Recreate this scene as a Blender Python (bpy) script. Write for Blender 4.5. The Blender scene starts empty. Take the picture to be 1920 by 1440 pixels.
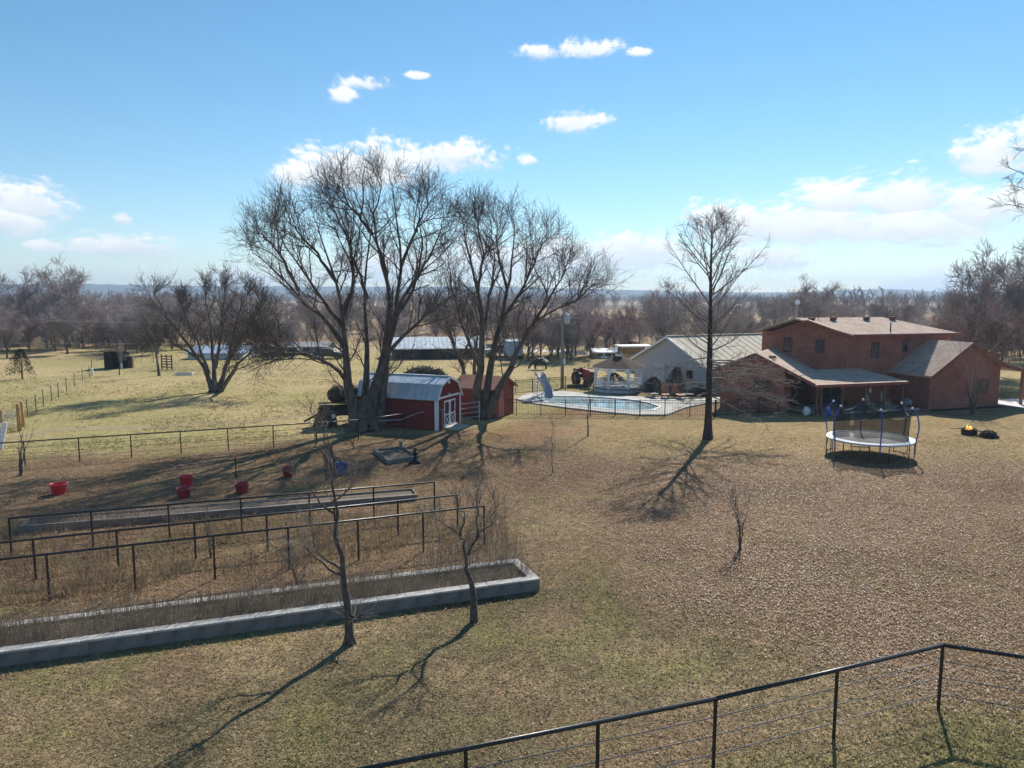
import bpy, math, random
import numpy as np
from mathutils import Vector, Matrix

random.seed(7)
rng = np.random.default_rng(11)
SC = bpy.context.scene
COL = SC.collection
R = math.radians
UP = Vector((0, 0, 1))

# ------------------------------------------------------------------ camera, sky, sun, exposure
H = 8.8
PITCH = math.atan(164 / 1378)
cam_d = bpy.data.cameras.new('camera')
cam = bpy.data.objects.new('camera', cam_d)
COL.objects.link(cam)
cam.location = (0, 0, H)
cam.rotation_euler = (math.pi / 2 - PITCH, 0, 0)
cam_d.sensor_width = 36
cam_d.lens = 36 * 1378 / 1920
cam_d.clip_start = 0.1
cam_d.clip_end = 20000
SC.camera = cam

SUN_AZ, SUN_EL = R(22.5), R(38)
sd = Vector((math.sin(SUN_AZ) * math.cos(SUN_EL), math.cos(SUN_AZ) * math.cos(SUN_EL), math.sin(SUN_EL)))
sun_d = bpy.data.lights.new('sun', 'SUN')
sun_d.energy = 4.9
sun_d.angle = R(0.53)
sun_d.color = (1.0, 0.94, 0.84)
sun = bpy.data.objects.new('sun', sun_d)
COL.objects.link(sun)
sun.rotation_euler = sd.to_track_quat('Z', 'Y').to_euler()

SC.view_settings.view_transform = 'Standard'
SC.view_settings.look = 'None'
SC.view_settings.exposure = 0.42
SC.view_settings.gamma = 1.0
SC.view_settings.use_curve_mapping = False
SC.render.engine = 'CYCLES'
SC.cycles.use_denoising = True
SC.cycles.max_bounces = 6
SC.cycles.transparent_max_bounces = 12
SC.cycles.volume_bounces = 0
SC.cycles.use_adaptive_sampling = True
SC.cycles.adaptive_threshold = 0.02


class NT:
    """small node-tree writer"""
    def __init__(s, nt): s.nt = nt; nt.nodes.clear()
    def n(s, kind, **kw):
        nd = s.nt.nodes.new(kind)
        for k, v in kw.items():
            if k.startswith('i_'):
                nd.inputs[k[2:].replace('_', ' ')].default_value = v
            else: setattr(nd, k, v)
        return nd
    def l(s, a, b): s.nt.links.new(a, b)
    def math(s, op, a, b=None, c=None, clamp=False):
        nd = s.nt.nodes.new('ShaderNodeMath'); nd.operation = op; nd.use_clamp = clamp
        for i, x in enumerate((a, b, c)):
            if x is None: continue
            if hasattr(x, 'is_output'): s.l(x, nd.inputs[i])
            else: nd.inputs[i].default_value = x
        return nd.outputs[0]
    def mix(s, f, a, b, bt='MIX'):
        nd = s.nt.nodes.new('ShaderNodeMix'); nd.data_type = 'RGBA'; nd.blend_type = bt
        for sock, x in ((nd.inputs[0], f), (nd.inputs[6], a), (nd.inputs[7], b)):
            if hasattr(x, 'is_output'): s.l(x, sock)
            elif isinstance(x, (int, float)): sock.default_value = x
            else: sock.default_value = (*x, 1)
        return nd.outputs[2]
    def smooth(s, x, lo, hi):
        nd = s.nt.nodes.new('ShaderNodeMapRange'); nd.interpolation_type = 'SMOOTHSTEP'
        s.l(x, nd.inputs[0]); nd.inputs[1].default_value = lo; nd.inputs[2].default_value = hi
        return nd.outputs[0]
    def noise(s, vec, scale, detail=4, rough=0.55):
        nd = s.nt.nodes.new('ShaderNodeTexNoise')
        nd.inputs['Scale'].default_value = scale; nd.inputs['Detail'].default_value = detail
        nd.inputs['Roughness'].default_value = rough
        if vec is not None: s.l(vec, nd.inputs['Vector'])
        return nd.outputs['Fac']


def make_world():
    w = bpy.data.worlds.new('World'); SC.world = w; w.use_nodes = True
    t = NT(w.node_tree)
    out = t.n('ShaderNodeOutputWorld'); bg = t.n('ShaderNodeBackground')
    sky = t.n('ShaderNodeTexSky', sky_type='NISHITA', sun_disc=False, sun_elevation=SUN_EL, sun_rotation=SUN_AZ)
    sky.air_density = 1.0; sky.dust_density = 0.0; sky.ozone_density = 3.0; sky.altitude = 200
    tc = t.n('ShaderNodeTexCoord'); sx = t.n('ShaderNodeSeparateXYZ'); t.l(tc.outputs['Generated'], sx.inputs[0])
    az = t.math('ARCTAN2', sx.outputs[0], sx.outputs[1])
    el = t.math('ARCSINE', sx.outputs[2])
    # the same field of fair-weather clouds goes on all round the horizon, mirrored every 84 degrees
    a2 = t.math('SUBTRACT', t.math('PINGPONG', t.math('ADD', az, R(42)), R(84)), R(42))
    cb = t.n('ShaderNodeCombineXYZ'); t.l(a2, cb.inputs[0]); t.l(el, cb.inputs[1])
    P = cb.outputs[0]
    st = t.n('ShaderNodeMapping'); st.inputs['Scale'].default_value = (1.0, 1.7, 1.0); t.l(P, st.inputs[0])
    n1 = t.noise(st.outputs[0], 24, 9, 0.62)
    n2 = t.noise(st.outputs[0], 95, 6, 0.65)
    nn = t.math('ADD', t.math('MULTIPLY', t.math('SUBTRACT', n1, 0.5), 2.5), t.math('MULTIPLY', t.math('SUBTRACT', n2, 0.5), 1.8))
    def sph(u, v):
        x, y, z = u - 960, 1378 * math.cos(PITCH) + (720 - v) * math.sin(PITCH), -1378 * math.sin(PITCH) + (720 - v) * math.cos(PITCH)
        return math.atan2(x, y), math.asin(z / math.sqrt(x * x + y * y + z * z))
    # direction, half width, half height (degrees-ish, from the photograph)
    cl = [(560, 330, 60, 26), (640, 305, 90, 30), (740, 300, 95, 32), (850, 292, 90, 26), (690, 330, 110, 24),
          (1690, 372, 150, 40), (1570, 378, 110, 40), (1830, 392, 130, 48), (1400, 425, 130, 42), (1540, 420, 170, 48), (1720, 425, 170, 44),
          (1350, 415, 80, 34), (1440, 482, 90, 26), (1180, 475, 150, 36), (1060, 485, 130, 34), (920, 490, 120, 34), (720, 500, 110, 30), (460, 525, 80, 18),
          (1860, 290, 90, 40), (1960, 270, 90, 50), (1690, 540, 60, 18), (1790, 535, 90, 24),
          (50, 380, 85, 42), (20, 415, 90, 28), (-30, 360, 60, 40), (240, 462, 120, 22), (85, 463, 35, 13), (228, 410, 22, 12),
          (1080, 228, 62, 17), (1100, 90, 60, 14), (1015, 98, 42, 12), (1198, 98, 26, 7), (680, 156, 46, 11), (645, 178, 32, 13), (990, 300, 22, 9), (780, 142, 22, 6),
          (2050, 420, 90, 40)]
    m = None; vert = None
    for u, v, rx, ry in cl:
        ca, ce = sph(u, v)
        mp = t.n('ShaderNodeMapping', vector_type='TEXTURE')
        mp.inputs['Location'].default_value = (ca, ce, 0)
        k = math.cos(ca) ** 2
        mp.inputs['Scale'].default_value = (rx / 1378 * k * 1.3, ry / 1378 * math.cos(ca) * 1.5, 1)
        t.l(P, mp.inputs[0])
        ln = t.n('ShaderNodeVectorMath', operation='LENGTH'); t.l(mp.outputs[0], ln.inputs[0])
        d = t.math('SUBTRACT', 1.0, ln.outputs['Value'])
        sy = t.n('ShaderNodeSeparateXYZ'); t.l(mp.outputs[0], sy.inputs[0])
        if m is None: m, vert = d, sy.outputs[1]
        else:
            gt = t.math('GREATER_THAN', d, m)
            mx = t.n('ShaderNodeMix', data_type='FLOAT'); t.l(gt, mx.inputs[0]); t.l(vert, mx.inputs[2]); t.l(sy.outputs[1], mx.inputs[3])
            vert = mx.outputs[0]; m = t.math('SMOOTH_MAX', d, m, 0.12)
    # flat-ish bases: less billow below the middle
    bil = t.smooth(vert, -0.9, 0.3)
    dens = t.math('ADD', t.math('MULTIPLY', m, 1.45), t.math('MULTIPLY', nn, t.math('ADD', 0.5, t.math('MULTIPLY', bil, 0.55))))
    alpha = t.smooth(dens, 0.12, 0.95)
    thick = t.smooth(dens, 0.25, 1.0)
    lit = t.math('ADD', t.math('MULTIPLY', t.smooth(vert, -0.7, 0.55), 0.75), t.math('MULTIPLY', t.smooth(n1, 0.35, 0.62), 0.3), clamp=True)
    ccol = t.mix(lit, (5.9, 6.6, 7.3), (9.1, 9.15, 9.1))
    # a clear winter blue: the sky model's hue pulled a little off violet
    hs = t.n('ShaderNodeHueSaturation'); hs.inputs['Hue'].default_value = 0.489; hs.inputs['Saturation'].default_value = 1.17; hs.inputs['Value'].default_value = 1.0
    t.l(sky.outputs[0], hs.inputs['Color'])
    c = t.mix(t.math('MULTIPLY', alpha, t.math('ADD', 0.66, t.math('MULTIPLY', thick, 0.32))), hs.outputs[0], ccol)
    t.l(c, bg.inputs[0]); bg.inputs[1].default_value = 0.096
    t.l(bg.outputs[0], out.inputs[0])
make_world()

# ------------------------------------------------------------------ where a photograph pixel meets the ground
cp_, sp_ = math.cos(PITCH), math.sin(PITCH)
def ray(u, v): a = 720 - v; return Vector((u - 960, 1378 * cp_ + a * sp_, -1378 * sp_ + a * cp_))
def G(u, v, z=0.0):
    d = ray(u, v); t = (z - H) / d.z; return Vector((d.x * t, d.y * t, z))
def PD(u, v, y):
    d = ray(u, v); t = y / d.y; return Vector((d.x * t, y, H + d.z * t))
def hz(u, vb, vt): return PD(u, vt, G(u, vb).y).z

# ------------------------------------------------------------------ materials
MATS = {}
def mat(name, c1, c2=None, scale=8, rough=0.8, bump=0.0, metal=0.0, spec=0.3, detail=5, stretch=(1, 1, 1), rnd=0.0, bscale=None, bdist=0.02):
    if name in MATS: return MATS[name]
    m = bpy.data.materials.new(name); m.use_nodes = True; t = NT(m.node_tree)
    o = t.n('ShaderNodeOutputMaterial'); b = t.n('ShaderNodeBsdfPrincipled'); t.l(b.outputs[0], o.inputs[0])
    b.inputs['Roughness'].default_value = rough; b.inputs['Metallic'].default_value = metal
    b.inputs['Specular IOR Level'].default_value = spec
    tc = t.n('ShaderNodeTexCoord'); mp = t.n('ShaderNodeMapping'); mp.inputs['Scale'].default_value = stretch
    t.l(tc.outputs['Object'], mp.inputs[0])
    c2 = c2 or tuple(x * 0.72 for x in c1)
    f = t.smooth(t.noise(mp.outputs[0], scale, detail), 0.3, 0.7)
    c = t.mix(f, c2, c1)
    if rnd:
        oi = t.n('ShaderNodeObjectInfo')
        c = t.mix(1.0, c, t.mix(oi.outputs['Random'], (1 - rnd,) * 3, (1 + rnd * .6,) * 3), 'MULTIPLY')
    t.l(c, b.inputs['Base Color'])
    if bump:
        bp = t.n('ShaderNodeBump'); bp.inputs['Strength'].default_value = bump; bp.inputs['Distance'].default_value = bdist
        t.l(t.noise(mp.outputs[0], bscale or scale * 3, 4), bp.inputs['Height']); t.l(bp.outputs[0], b.inputs['Normal'])
    MATS[name] = m; return m

def course_mat(name, c1, c2, mortar, bw, bh, msize, bump=0.4, offset=0.5, stain=0.35):
    """brickwork or shingle courses on walls and roofs too far off to tell the single pieces apart"""
    m = bpy.data.materials.new(name); m.use_nodes = True; t = NT(m.node_tree)
    o = t.n('ShaderNodeOutputMaterial'); b = t.n('ShaderNodeBsdfPrincipled'); t.l(b.outputs[0], o.inputs[0])
    b.inputs['Roughness'].default_value = 0.9; b.inputs['Specular IOR Level'].default_value = 0.15
    tc = t.n('ShaderNodeTexCoord'); s = t.n('ShaderNodeSeparateXYZ'); t.l(tc.outputs['Object'], s.inputs[0])
    cb = t.n('ShaderNodeCombineXYZ'); t.l(t.math('ADD', s.outputs[0], s.outputs[1]), cb.inputs[0]); t.l(s.outputs[2], cb.inputs[1])
    br = t.n('ShaderNodeTexBrick'); br.offset = offset; t.l(cb.outputs[0], br.inputs['Vector'])
    br.inputs['Color1'].default_value = (*c1, 1); br.inputs['Color2'].default_value = (*c2, 1); br.inputs['Mortar'].default_value = (*mortar, 1)
    br.inputs['Scale'].default_value = 1; br.inputs['Brick Width'].default_value = bw; br.inputs['Row Height'].default_value = bh
    br.inputs['Mortar Size'].default_value = msize; br.inputs['Mortar Smooth'].default_value = 0.2; br.inputs['Bias'].default_value = 0.0
    st = t.smooth(t.noise(tc.outputs['Object'], 0.9, 5), 0.3, 0.75)
    c = t.mix(1.0, br.outputs['Color'], t.mix(st, (1 - stain,) * 3, (1.1, 1.1, 1.1)), 'MULTIPLY')
    sp = t.smooth(t.noise(tc.outputs['Object'], 11, 3), 0.35, 0.65)
    c = t.mix(1.0, c, t.mix(sp, (0.8,) * 3, (1.15,) * 3), 'MULTIPLY')
    t.l(c, b.inputs['Base Color'])
    bp = t.n('ShaderNodeBump'); bp.inputs['Strength'].default_value = bump; bp.inputs['Distance'].default_value = 0.02
    t.l(br.outputs['Fac'], bp.inputs['Height']); bp.invert = True; t.l(bp.outputs[0], b.inputs['Normal'])
    MATS[name] = m; return m

def attr_mat(name, rough=0.9, transl=0.0, attr='Col', var=0.25, vscale=6):
    m = bpy.data.materials.new(name); m.use_nodes = True; t = NT(m.node_tree)
    o = t.n('ShaderNodeOutputMaterial'); b = t.n('ShaderNodeBsdfPrincipled')
    b.inputs['Roughness'].default_value = rough; b.inputs['Specular IOR Level'].default_value = 0.25
    a = t.n('ShaderNodeAttribute', attribute_name=attr); t.l(a.outputs['Color'], b.inputs['Base Color'])
    if transl:
        tr = t.n('ShaderNodeBsdfTranslucent'); t.l(a.outputs['Color'], tr.inputs[0]); ms = t.n('ShaderNodeMixShader'); ms.inputs[0].default_value = transl
        t.l(b.outputs[0], ms.inputs[1]); t.l(tr.outputs[0], ms.inputs[2]); t.l(ms.outputs[0], o.inputs[0])
    else: t.l(b.outputs[0], o.inputs[0])
    MATS[name] = m; return m

brick = course_mat('brick', (.42, .145, .10), (.29, .09, .064), (.44, .27, .21), .215, .075, .009, .4, .5, .18)
shingle = course_mat('shingle', (.64, .475, .37), (.53, .39, .30), (.36, .275, .235), .30, .085, .012, .3, .37, .15)
shingle_dk = course_mat('gazebo_shingle', (.125, .085, .068), (.085, .058, .046), (.04, .028, .023), .26, .09, .012, .6)
bark = mat('bark', (.17, .14, .118), (.07, .057, .048), 5, .95, .9, stretch=(1, 1, .3), bscale=14)
bark_pale = mat('pale_bark', (.17, .145, .12), (.075, .062, .052), 6, .95, .6, stretch=(1, 1, .3))
twig = mat('twig', (.16, .128, .11), (.09, .072, .064), 3, .9)
twig_far = mat('far_twig', (.46, .39, .375), (.29, .24, .235), .35, .9, rnd=.3)
twig_red = mat('reddish_twig', (.44, .31, .295), (.28, .195, .19), .5, .9, rnd=.2)
bark_far = mat('far_bark', (.19, .16, .145), (.10, .083, .076), 1, .95, rnd=.3)
pipe = mat('black_pipe', (.022, .022, .024), (.012, .012, .013), 9, .38, .15, spec=.5)
wire = mat('steel_rod', (.24, .23, .22), (.12, .11, .10), 12, .45, metal=.4)
galv = mat('galvanised', (.62, .63, .64), (.45, .46, .48), 6, .35, metal=.7)
white = mat('white_paint', (.86, .87, .88), (.80, .81, .83), 5, .5, .05)
red_wood = mat('red_siding', (.215, .036, .028), (.15, .026, .021), 3, .75, .35, stretch=(6, 6, .4))
red_bright = mat('red_shed_siding', (.29, .08, .055), (.21, .058, .042), 3, .75, .3, stretch=(6, 6, .4))
trim_red = mat('brown_red_trim', (.27, .09, .07), (.2, .065, .05), 4, .6)
porch_wood = mat('porch_wood', (.20, .10, .075), (.13, .062, .048), 4, .7, .2)
glass = mat('window_glass', (.030, .036, .045), (.018, .022, .028), 1.5, .08, spec=.8)
conc = mat('concrete', (.52, .495, .455), (.36, .34, .31), 1.2, .85, .15, detail=8)
block = mat('concrete_block', (.235, .22, .205), (.12, .112, .105), 1.6, .92, .7, rnd=.08, bscale=30, bdist=.01)
lumber = mat('grey_lumber', (.30, .27, .235), (.17, .15, .13), 4, .9, .5, stretch=(.4, 4, 4), rnd=.15)
black = mat('black_metal', (.018, .018, .019), None, 6, .5, spec=.4)
rubber = mat('rubber', (.022, .021, .02), (.035, .033, .03), 5, .85)
rust = mat('rusty_metal', (.10, .058, .036), (.05, .032, .024), 5, .85, .4)
straw = mat('straw', (.24, .165, .09), (.12, .085, .05), 6, .95, .6)

# ------------------------------------------------------------------ mesh building
class M:
    def __init__(s): s.v = []; s.f = []
    def add(s, vs, fs):
        k = len(s.v); s.v += [tuple(p) for p in vs]; s.f += [tuple(i + k for i in f) for f in fs]; return s
    def box(s, c, d, rz=0.0, ch=0.0):
        x, y, z = (q / 2 for q in d); ca, sa = math.cos(rz), math.sin(rz)
        def w(p): return (c[0] + p[0] * ca - p[1] * sa, c[1] + p[0] * sa + p[1] * ca, c[2] + p[2])
        if not ch:
            vs = [w((i * x, j * y, k * z)) for k in (-1, 1) for j in (-1, 1) for i in (-1, 1)]
            return s.add(vs, [(0, 2, 3, 1), (4, 5, 7, 6), (0, 1, 5, 4), (2, 6, 7, 3), (0, 4, 6, 2), (1, 3, 7, 5)])
        # chamfered top edges and corners
        q = [(-x, -y), (x, -y), (x, y), (-x, y)]; n = []
        o8 = []
        for (a, b) in q:
            sx, sy = (1 if a > 0 else -1), (1 if b > 0 else -1)
            p, r = (a - sx * ch, b), (a, b - sy * ch)
            o8 += [p, r] if sx * sy < 0 else [r, p]
        vs = [w((a, b, -z)) for a, b in o8] + [w((a, b, z - ch)) for a, b in o8] + [w((a * (1 - ch / x), b * (1 - ch / y), z)) for a, b in o8]
        fs = [tuple(range(7, -1, -1)), tuple(range(16, 24))]
        for r_ in (0, 8):
            for i in range(8): fs.append((r_ + i, r_ + (i + 1) % 8, r_ + 8 + (i + 1) % 8, r_ + 8 + i))
        return s.add(vs, fs)
    def bar(s, a, b, w, h=None, up=(0, 0, 1)):
        a, b = Vector(a), Vector(b); h = h or w; d = (b - a).normalized(); u = Vector(up)
        if abs(d.dot(u)) > .98: u = Vector((0, 1, 0))
        r = d.cross(u).normalized(); u = r.cross(d)
        vs = [p + r * (i * w / 2) + u * (j * h / 2) for p in (a, b) for i, j in ((-1, -1), (1, -1), (1, 1), (-1, 1))]
        return s.add(vs, [(3, 2, 1, 0), (4, 5, 6, 7), (0, 1, 5, 4), (1, 2, 6, 5), (2, 3, 7, 6), (3, 0, 4, 7)])
    def tube(s, pts, r, n=8, cap=True):
        pts = [Vector(p) for p in pts]; k = len(pts)
        rr = [r] * k if isinstance(r, (int, float)) else r
        t0 = (pts[-1] - pts[0]).normalized() if (pts[-1] - pts[0]).length > 1e-6 else Vector((0, 0, 1))
        ref = Vector((0, 0, 1)) if abs(t0.z) < .9 else Vector((1, 0, 0))
        vs = []
        for i, p in enumerate(pts):
            t = (pts[min(i + 1, k - 1)] - pts[max(i - 1, 0)]).normalized()
            a = t.cross(ref)
            if a.length < 1e-4: a = t.cross(Vector((0.3, 1, 0.2)))
            a.normalize(); b = t.cross(a)
            vs += [p + (a * math.cos(j * 2 * math.pi / n) + b * math.sin(j * 2 * math.pi / n)) * rr[i] for j in range(n)]
        fs = [(i * n + j, i * n + (j + 1) % n, (i + 1) * n + (j + 1) % n, (i + 1) * n + j) for i in range(k - 1) for j in range(n)]
        if cap: fs += [tuple(range(n - 1, -1, -1)), tuple(range((k - 1) * n, k * n))]
        return s.add(vs, fs)
    def lathe(s, prof, n=16, c=(0, 0, 0), close=True):
        vs = [(c[0] + r * math.cos(j * 2 * math.pi / n), c[1] + r * math.sin(j * 2 * math.pi / n), c[2] + z) for r, z in prof for j in range(n)]
        k = len(prof)
        fs = [(i * n + j, i * n + (j + 1) % n, (i + 1) * n + (j + 1) % n, (i + 1) * n + j) for i in range(k - 1) for j in range(n)]
        if close: fs += [tuple(range(n - 1, -1, -1)), tuple(range((k - 1) * n, k * n))]
        return s.add(vs, fs)
    def prism(s, poly, vec):
        n = len(poly); v = Vector(vec); vs = [Vector(p) for p in poly]; vs += [p + v for p in vs]
        return s.add(vs, [tuple(range(n - 1, -1, -1)), tuple(range(n, 2 * n))] + [(i, (i + 1) % n, n + (i + 1) % n, n + i) for i in range(n)])
    def ball(s, c, r, n=10, m=7, jit=0.0):
        rx, ry, rz = (r, r, r) if isinstance(r, (int, float)) else r
        vs = [(c[0], c[1], c[2] - rz)]
        for i in range(1, m):
            a = math.pi * i / m
            for j in range(n):
                b = 2 * math.pi * j / n; q = 1 + random.uniform(-jit, jit)
                vs.append((c[0] + rx * q * math.sin(a) * math.cos(b), c[1] + ry * q * math.sin(a) * math.sin(b), c[2] - rz * q * math.cos(a)))
        vs.append((c[0], c[1], c[2] + rz)); L = len(vs) - 1
        fs = [(0, 1 + (j + 1) % n, 1 + j) for j in range(n)]
        for i in range(m - 2):
            for j in range(n): fs.append((1 + i * n + j, 1 + i * n + (j + 1) % n, 1 + (i + 1) * n + (j + 1) % n, 1 + (i + 1) * n + j))
        fs += [(L, 1 + (m - 2) * n + j, 1 + (m - 2) * n + (j + 1) % n) for j in range(n)]
        return s.add(vs, fs)
    def mesh(s, name, material, smooth=False):
        me = bpy.data.meshes.new(name); me.from_pydata(s.v, [], s.f); me.update()
        if material: me.materials.append(material)
        if smooth: me.polygons.foreach_set('use_smooth', [True] * len(me.polygons))
        return me
    def build(s, name, material, parent=None, smooth=False, loc=None, rz=None):
        return put(name, s.mesh(name, material, smooth), parent, loc, rz)

def put(name, me, parent=None, loc=None, rz=None, scale=None):
    o = bpy.data.objects.new(name, me); COL.objects.link(o)
    if parent: o.parent = parent
    if loc is not None: o.location = loc
    if rz is not None: o.rotation_euler = (0, 0, rz)
    if scale is not None: o.scale = scale
    return o
def tag(o, label, cat, group=None):
    o['label'] = label; o['category'] = cat
    if group: o['group'] = group
    return o
def thing(name, label, cat, loc=(0, 0, 0), rz=0.0, group=None):
    o = put(name, None, None, loc, rz); o.empty_display_size = .2
    return tag(o, label, cat, group)
def kind(o, k): o['kind'] = k; return o
def copy_tree(o, parent=None):
    c = o.copy(); COL.objects.link(c); c.parent = parent
    for ch in o.children: copy_tree(ch, c)
    return c

def np_mesh(name, V, F, material, cols=None, smooth=False):
    """V (n,3); F (m,3|4)"""
    me = bpy.data.meshes.new(name); V = np.asarray(V, np.float32); F = np.asarray(F, np.int32); k = F.shape[1]
    me.vertices.add(len(V)); me.vertices.foreach_set('co', V.ravel())
    me.loops.add(F.size); me.loops.foreach_set('vertex_index', F.ravel())
    me.polygons.add(len(F)); me.polygons.foreach_set('loop_start', np.arange(0, F.size, k, dtype=np.int32))
    if smooth: me.polygons.foreach_set('use_smooth', np.ones(len(F), bool))
    me.update(calc_edges=True)
    if cols is not None:
        a = me.color_attributes.new('Col', 'FLOAT_COLOR', 'POINT')
        a.data.foreach_set('color', np.c_[cols, np.ones(len(cols))].astype(np.float32).ravel())
    me.materials.append(material); return me

# ------------------------------------------------------------------ value noise for the ground's patches
def vnoise(x, y, sc, seed=0):
    x = np.asarray(x, float) / sc + seed * 17.3; y = np.asarray(y, float) / sc + seed * 9.1
    xi, yi = np.floor(x).astype(np.int64), np.floor(y).astype(np.int64); fx, fy = x - xi, y - yi
    fx = fx * fx * (3 - 2 * fx); fy = fy * fy * (3 - 2 * fy)
    def h(i, j):
        n = (i * 374761393 + j * 668265263 + seed * 144269) & 0x7fffffff; n = ((n ^ (n >> 13)) * 1274126177) & 0x7fffffff
        return ((n ^ (n >> 16)) & 0xffff) / 65535.0
    return (h(xi, yi) * (1 - fx) + h(xi + 1, yi) * fx) * (1 - fy) + (h(xi, yi + 1) * (1 - fx) + h(xi + 1, yi + 1) * fx) * fy
def fbm(x, y, sc, seed=0, o=4):
    return sum(vnoise(x, y, sc / 2 ** i, seed + i) * .5 ** i for i in range(o)) / sum(.5 ** i for i in range(o))
def sstep(x, a, b): t = np.clip((x - a) / (b - a), 0, 1); return t * t * (3 - 2 * t)

def zones(x, y):
    """weights of leaf litter, green grass, pasture"""
    n = fbm(x, y, 6, 3) - .5; n2 = fbm(x, y, 2.2, 8) - .5
    # the pasture begins behind the pipe fence and the sheds, and east of the yard beyond the house
    edge = 39.6 + 0.378 * (x + 25.6) + 3 * n
    past = sstep(y - edge, -.5, 3) * sstep(-x + .0 + (y - 52) * .5, -3, 2)
    past = np.maximum(past, sstep(y, 68, 72))
    # leaf litter: the wide brown sweep of the yard right of a diagonal strip of bare turf
    s = (x - 1.4) - (y - 27.0) * (-.40)
    leaf = sstep(s + 5 * n + 2 * n2, -1.5, 3.5) * sstep(y, 13.5, 17) * (1 - sstep(y + 6 * n, 36, 47))
    left = sstep(y + 5 * n, 25, 30) * (1 - sstep(y - edge, -2, 0)) * .75
    leaf = np.maximum(leaf, left * sstep(-x, -6, 0))
    leaf = np.maximum(leaf, .8 * sstep(y, 19, 21.5) * (1 - sstep(y, 30, 33)) * sstep(-x, .5, 2))
    green = sstep(fbm(x, y, 5, 21), .56, .72)
    tramp = np.exp(-(((x - 23.5) / 6) ** 2 + ((y - 38.5) / 3.2) ** 2))
    t3 = np.exp(-(((x - 11.5) / 2.6) ** 2 + ((y - 44.5) / 2.0) ** 2))
    green = np.clip(green * .45 + tramp * .5 + t3 * .9 + .75 * np.exp(-(((x - 6.6) / 2.2) ** 2 + ((y - 18.6) / 2.4) ** 2)) + .9 * np.exp(-(((x - 9.5) / 3.5) ** 2 + ((y - 12.6) / 1.6) ** 2)), 0, 1)
    return leaf, green, past

def ground_color(x, y):
    leaf, green, past = zones(x, y)
    m = fbm(x, y, 3, 31)[:, None]; f = fbm(x, y, .8, 41)[:, None]; big = fbm(x, y, 25, 51)[:, None]
    tan = np.array([.385, .295, .180]); olive = np.array([.275, .225, .132]); brown = np.array([.225, .140, .092]); rust_ = np.array([.31, .17, .085])
    c = tan * (1 - m * .35) + (olive - tan) * sstep(m, .42, .68) * .85
    c = c + (np.array([.16, .165, .05]) - c) * (green * .42)[:, None]
    c = c + (brown - c) * (leaf * .85)[:, None]
    pa = sstep(fbm(x, y, 2.4, 91), .50, .66)[:, None] * (1 - leaf)[:, None]; c = c + (np.array([.285, .195, .13]) - c) * pa * .7
    pb = sstep(fbm(x, y, 1.7, 95), .58, .70)[:, None] * (1 - .6 * leaf)[:, None]; c = c + (np.array([.25, .235, .095]) - c) * pb * .6
    pd = sstep(fbm(x, y, 4.5, 97), .55, .7)[:, None]; c = c * (1 - .22 * pd)
    # bare reddish soil by the pool
    rs = np.exp(-(((x - 5) / 14) ** 2 + ((y - 55.5) / 2.6) ** 2)) + np.exp(-(((x - 1) / 4) ** 2 + ((y - 47.5) / 3.0) ** 2)) * .9 + np.exp(-(((x - 24.0) / 4) ** 2 + ((y - 45.5) / 1.5) ** 2)) * .3
    c = c + (rust_ - c) * (np.clip(rs, 0, 1) * .55)[:, None]
    lw = sstep(y, 36, 43) * (1 - sstep(y, 52, 56)) * sstep(x, 2, 8); c = c + (np.array([.40, .30, .155]) - c) * (lw * .6)[:, None]
    p1, p2, p3 = np.array([.47, .38, .21]), np.array([.375, .33, .16]), np.array([.50, .395, .245])
    pc = p1 + (p2 - p1) * sstep(fbm(x, y, 11, 61), .45, .66)[:, None] + (p3 - p1) * sstep(big, .5, .7) * .7
    far = sstep(y, 112, 150)[:, None]
    pc = pc * (1 - far) + np.array([.40, .30, .19]) * far
    band = sstep(y, 82, 88) * (1 - sstep(y, 100, 112)) * sstep(fbm(x * .4, y, 14, 71), .42, .6)
    pc = pc + (np.array([.25, .215, .13]) - pc) * (band * .8)[:, None]
    c = c * (1 - past[:, None]) + pc * past[:, None]
    wood = sstep(fbm(x, y, 220, 81), .4, .6)[:, None] * sstep(y, 260, 420)[:, None]
    c = c + (np.array([.17, .125, .10]) - c) * wood
    return c * (.86 + .28 * f)

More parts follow.
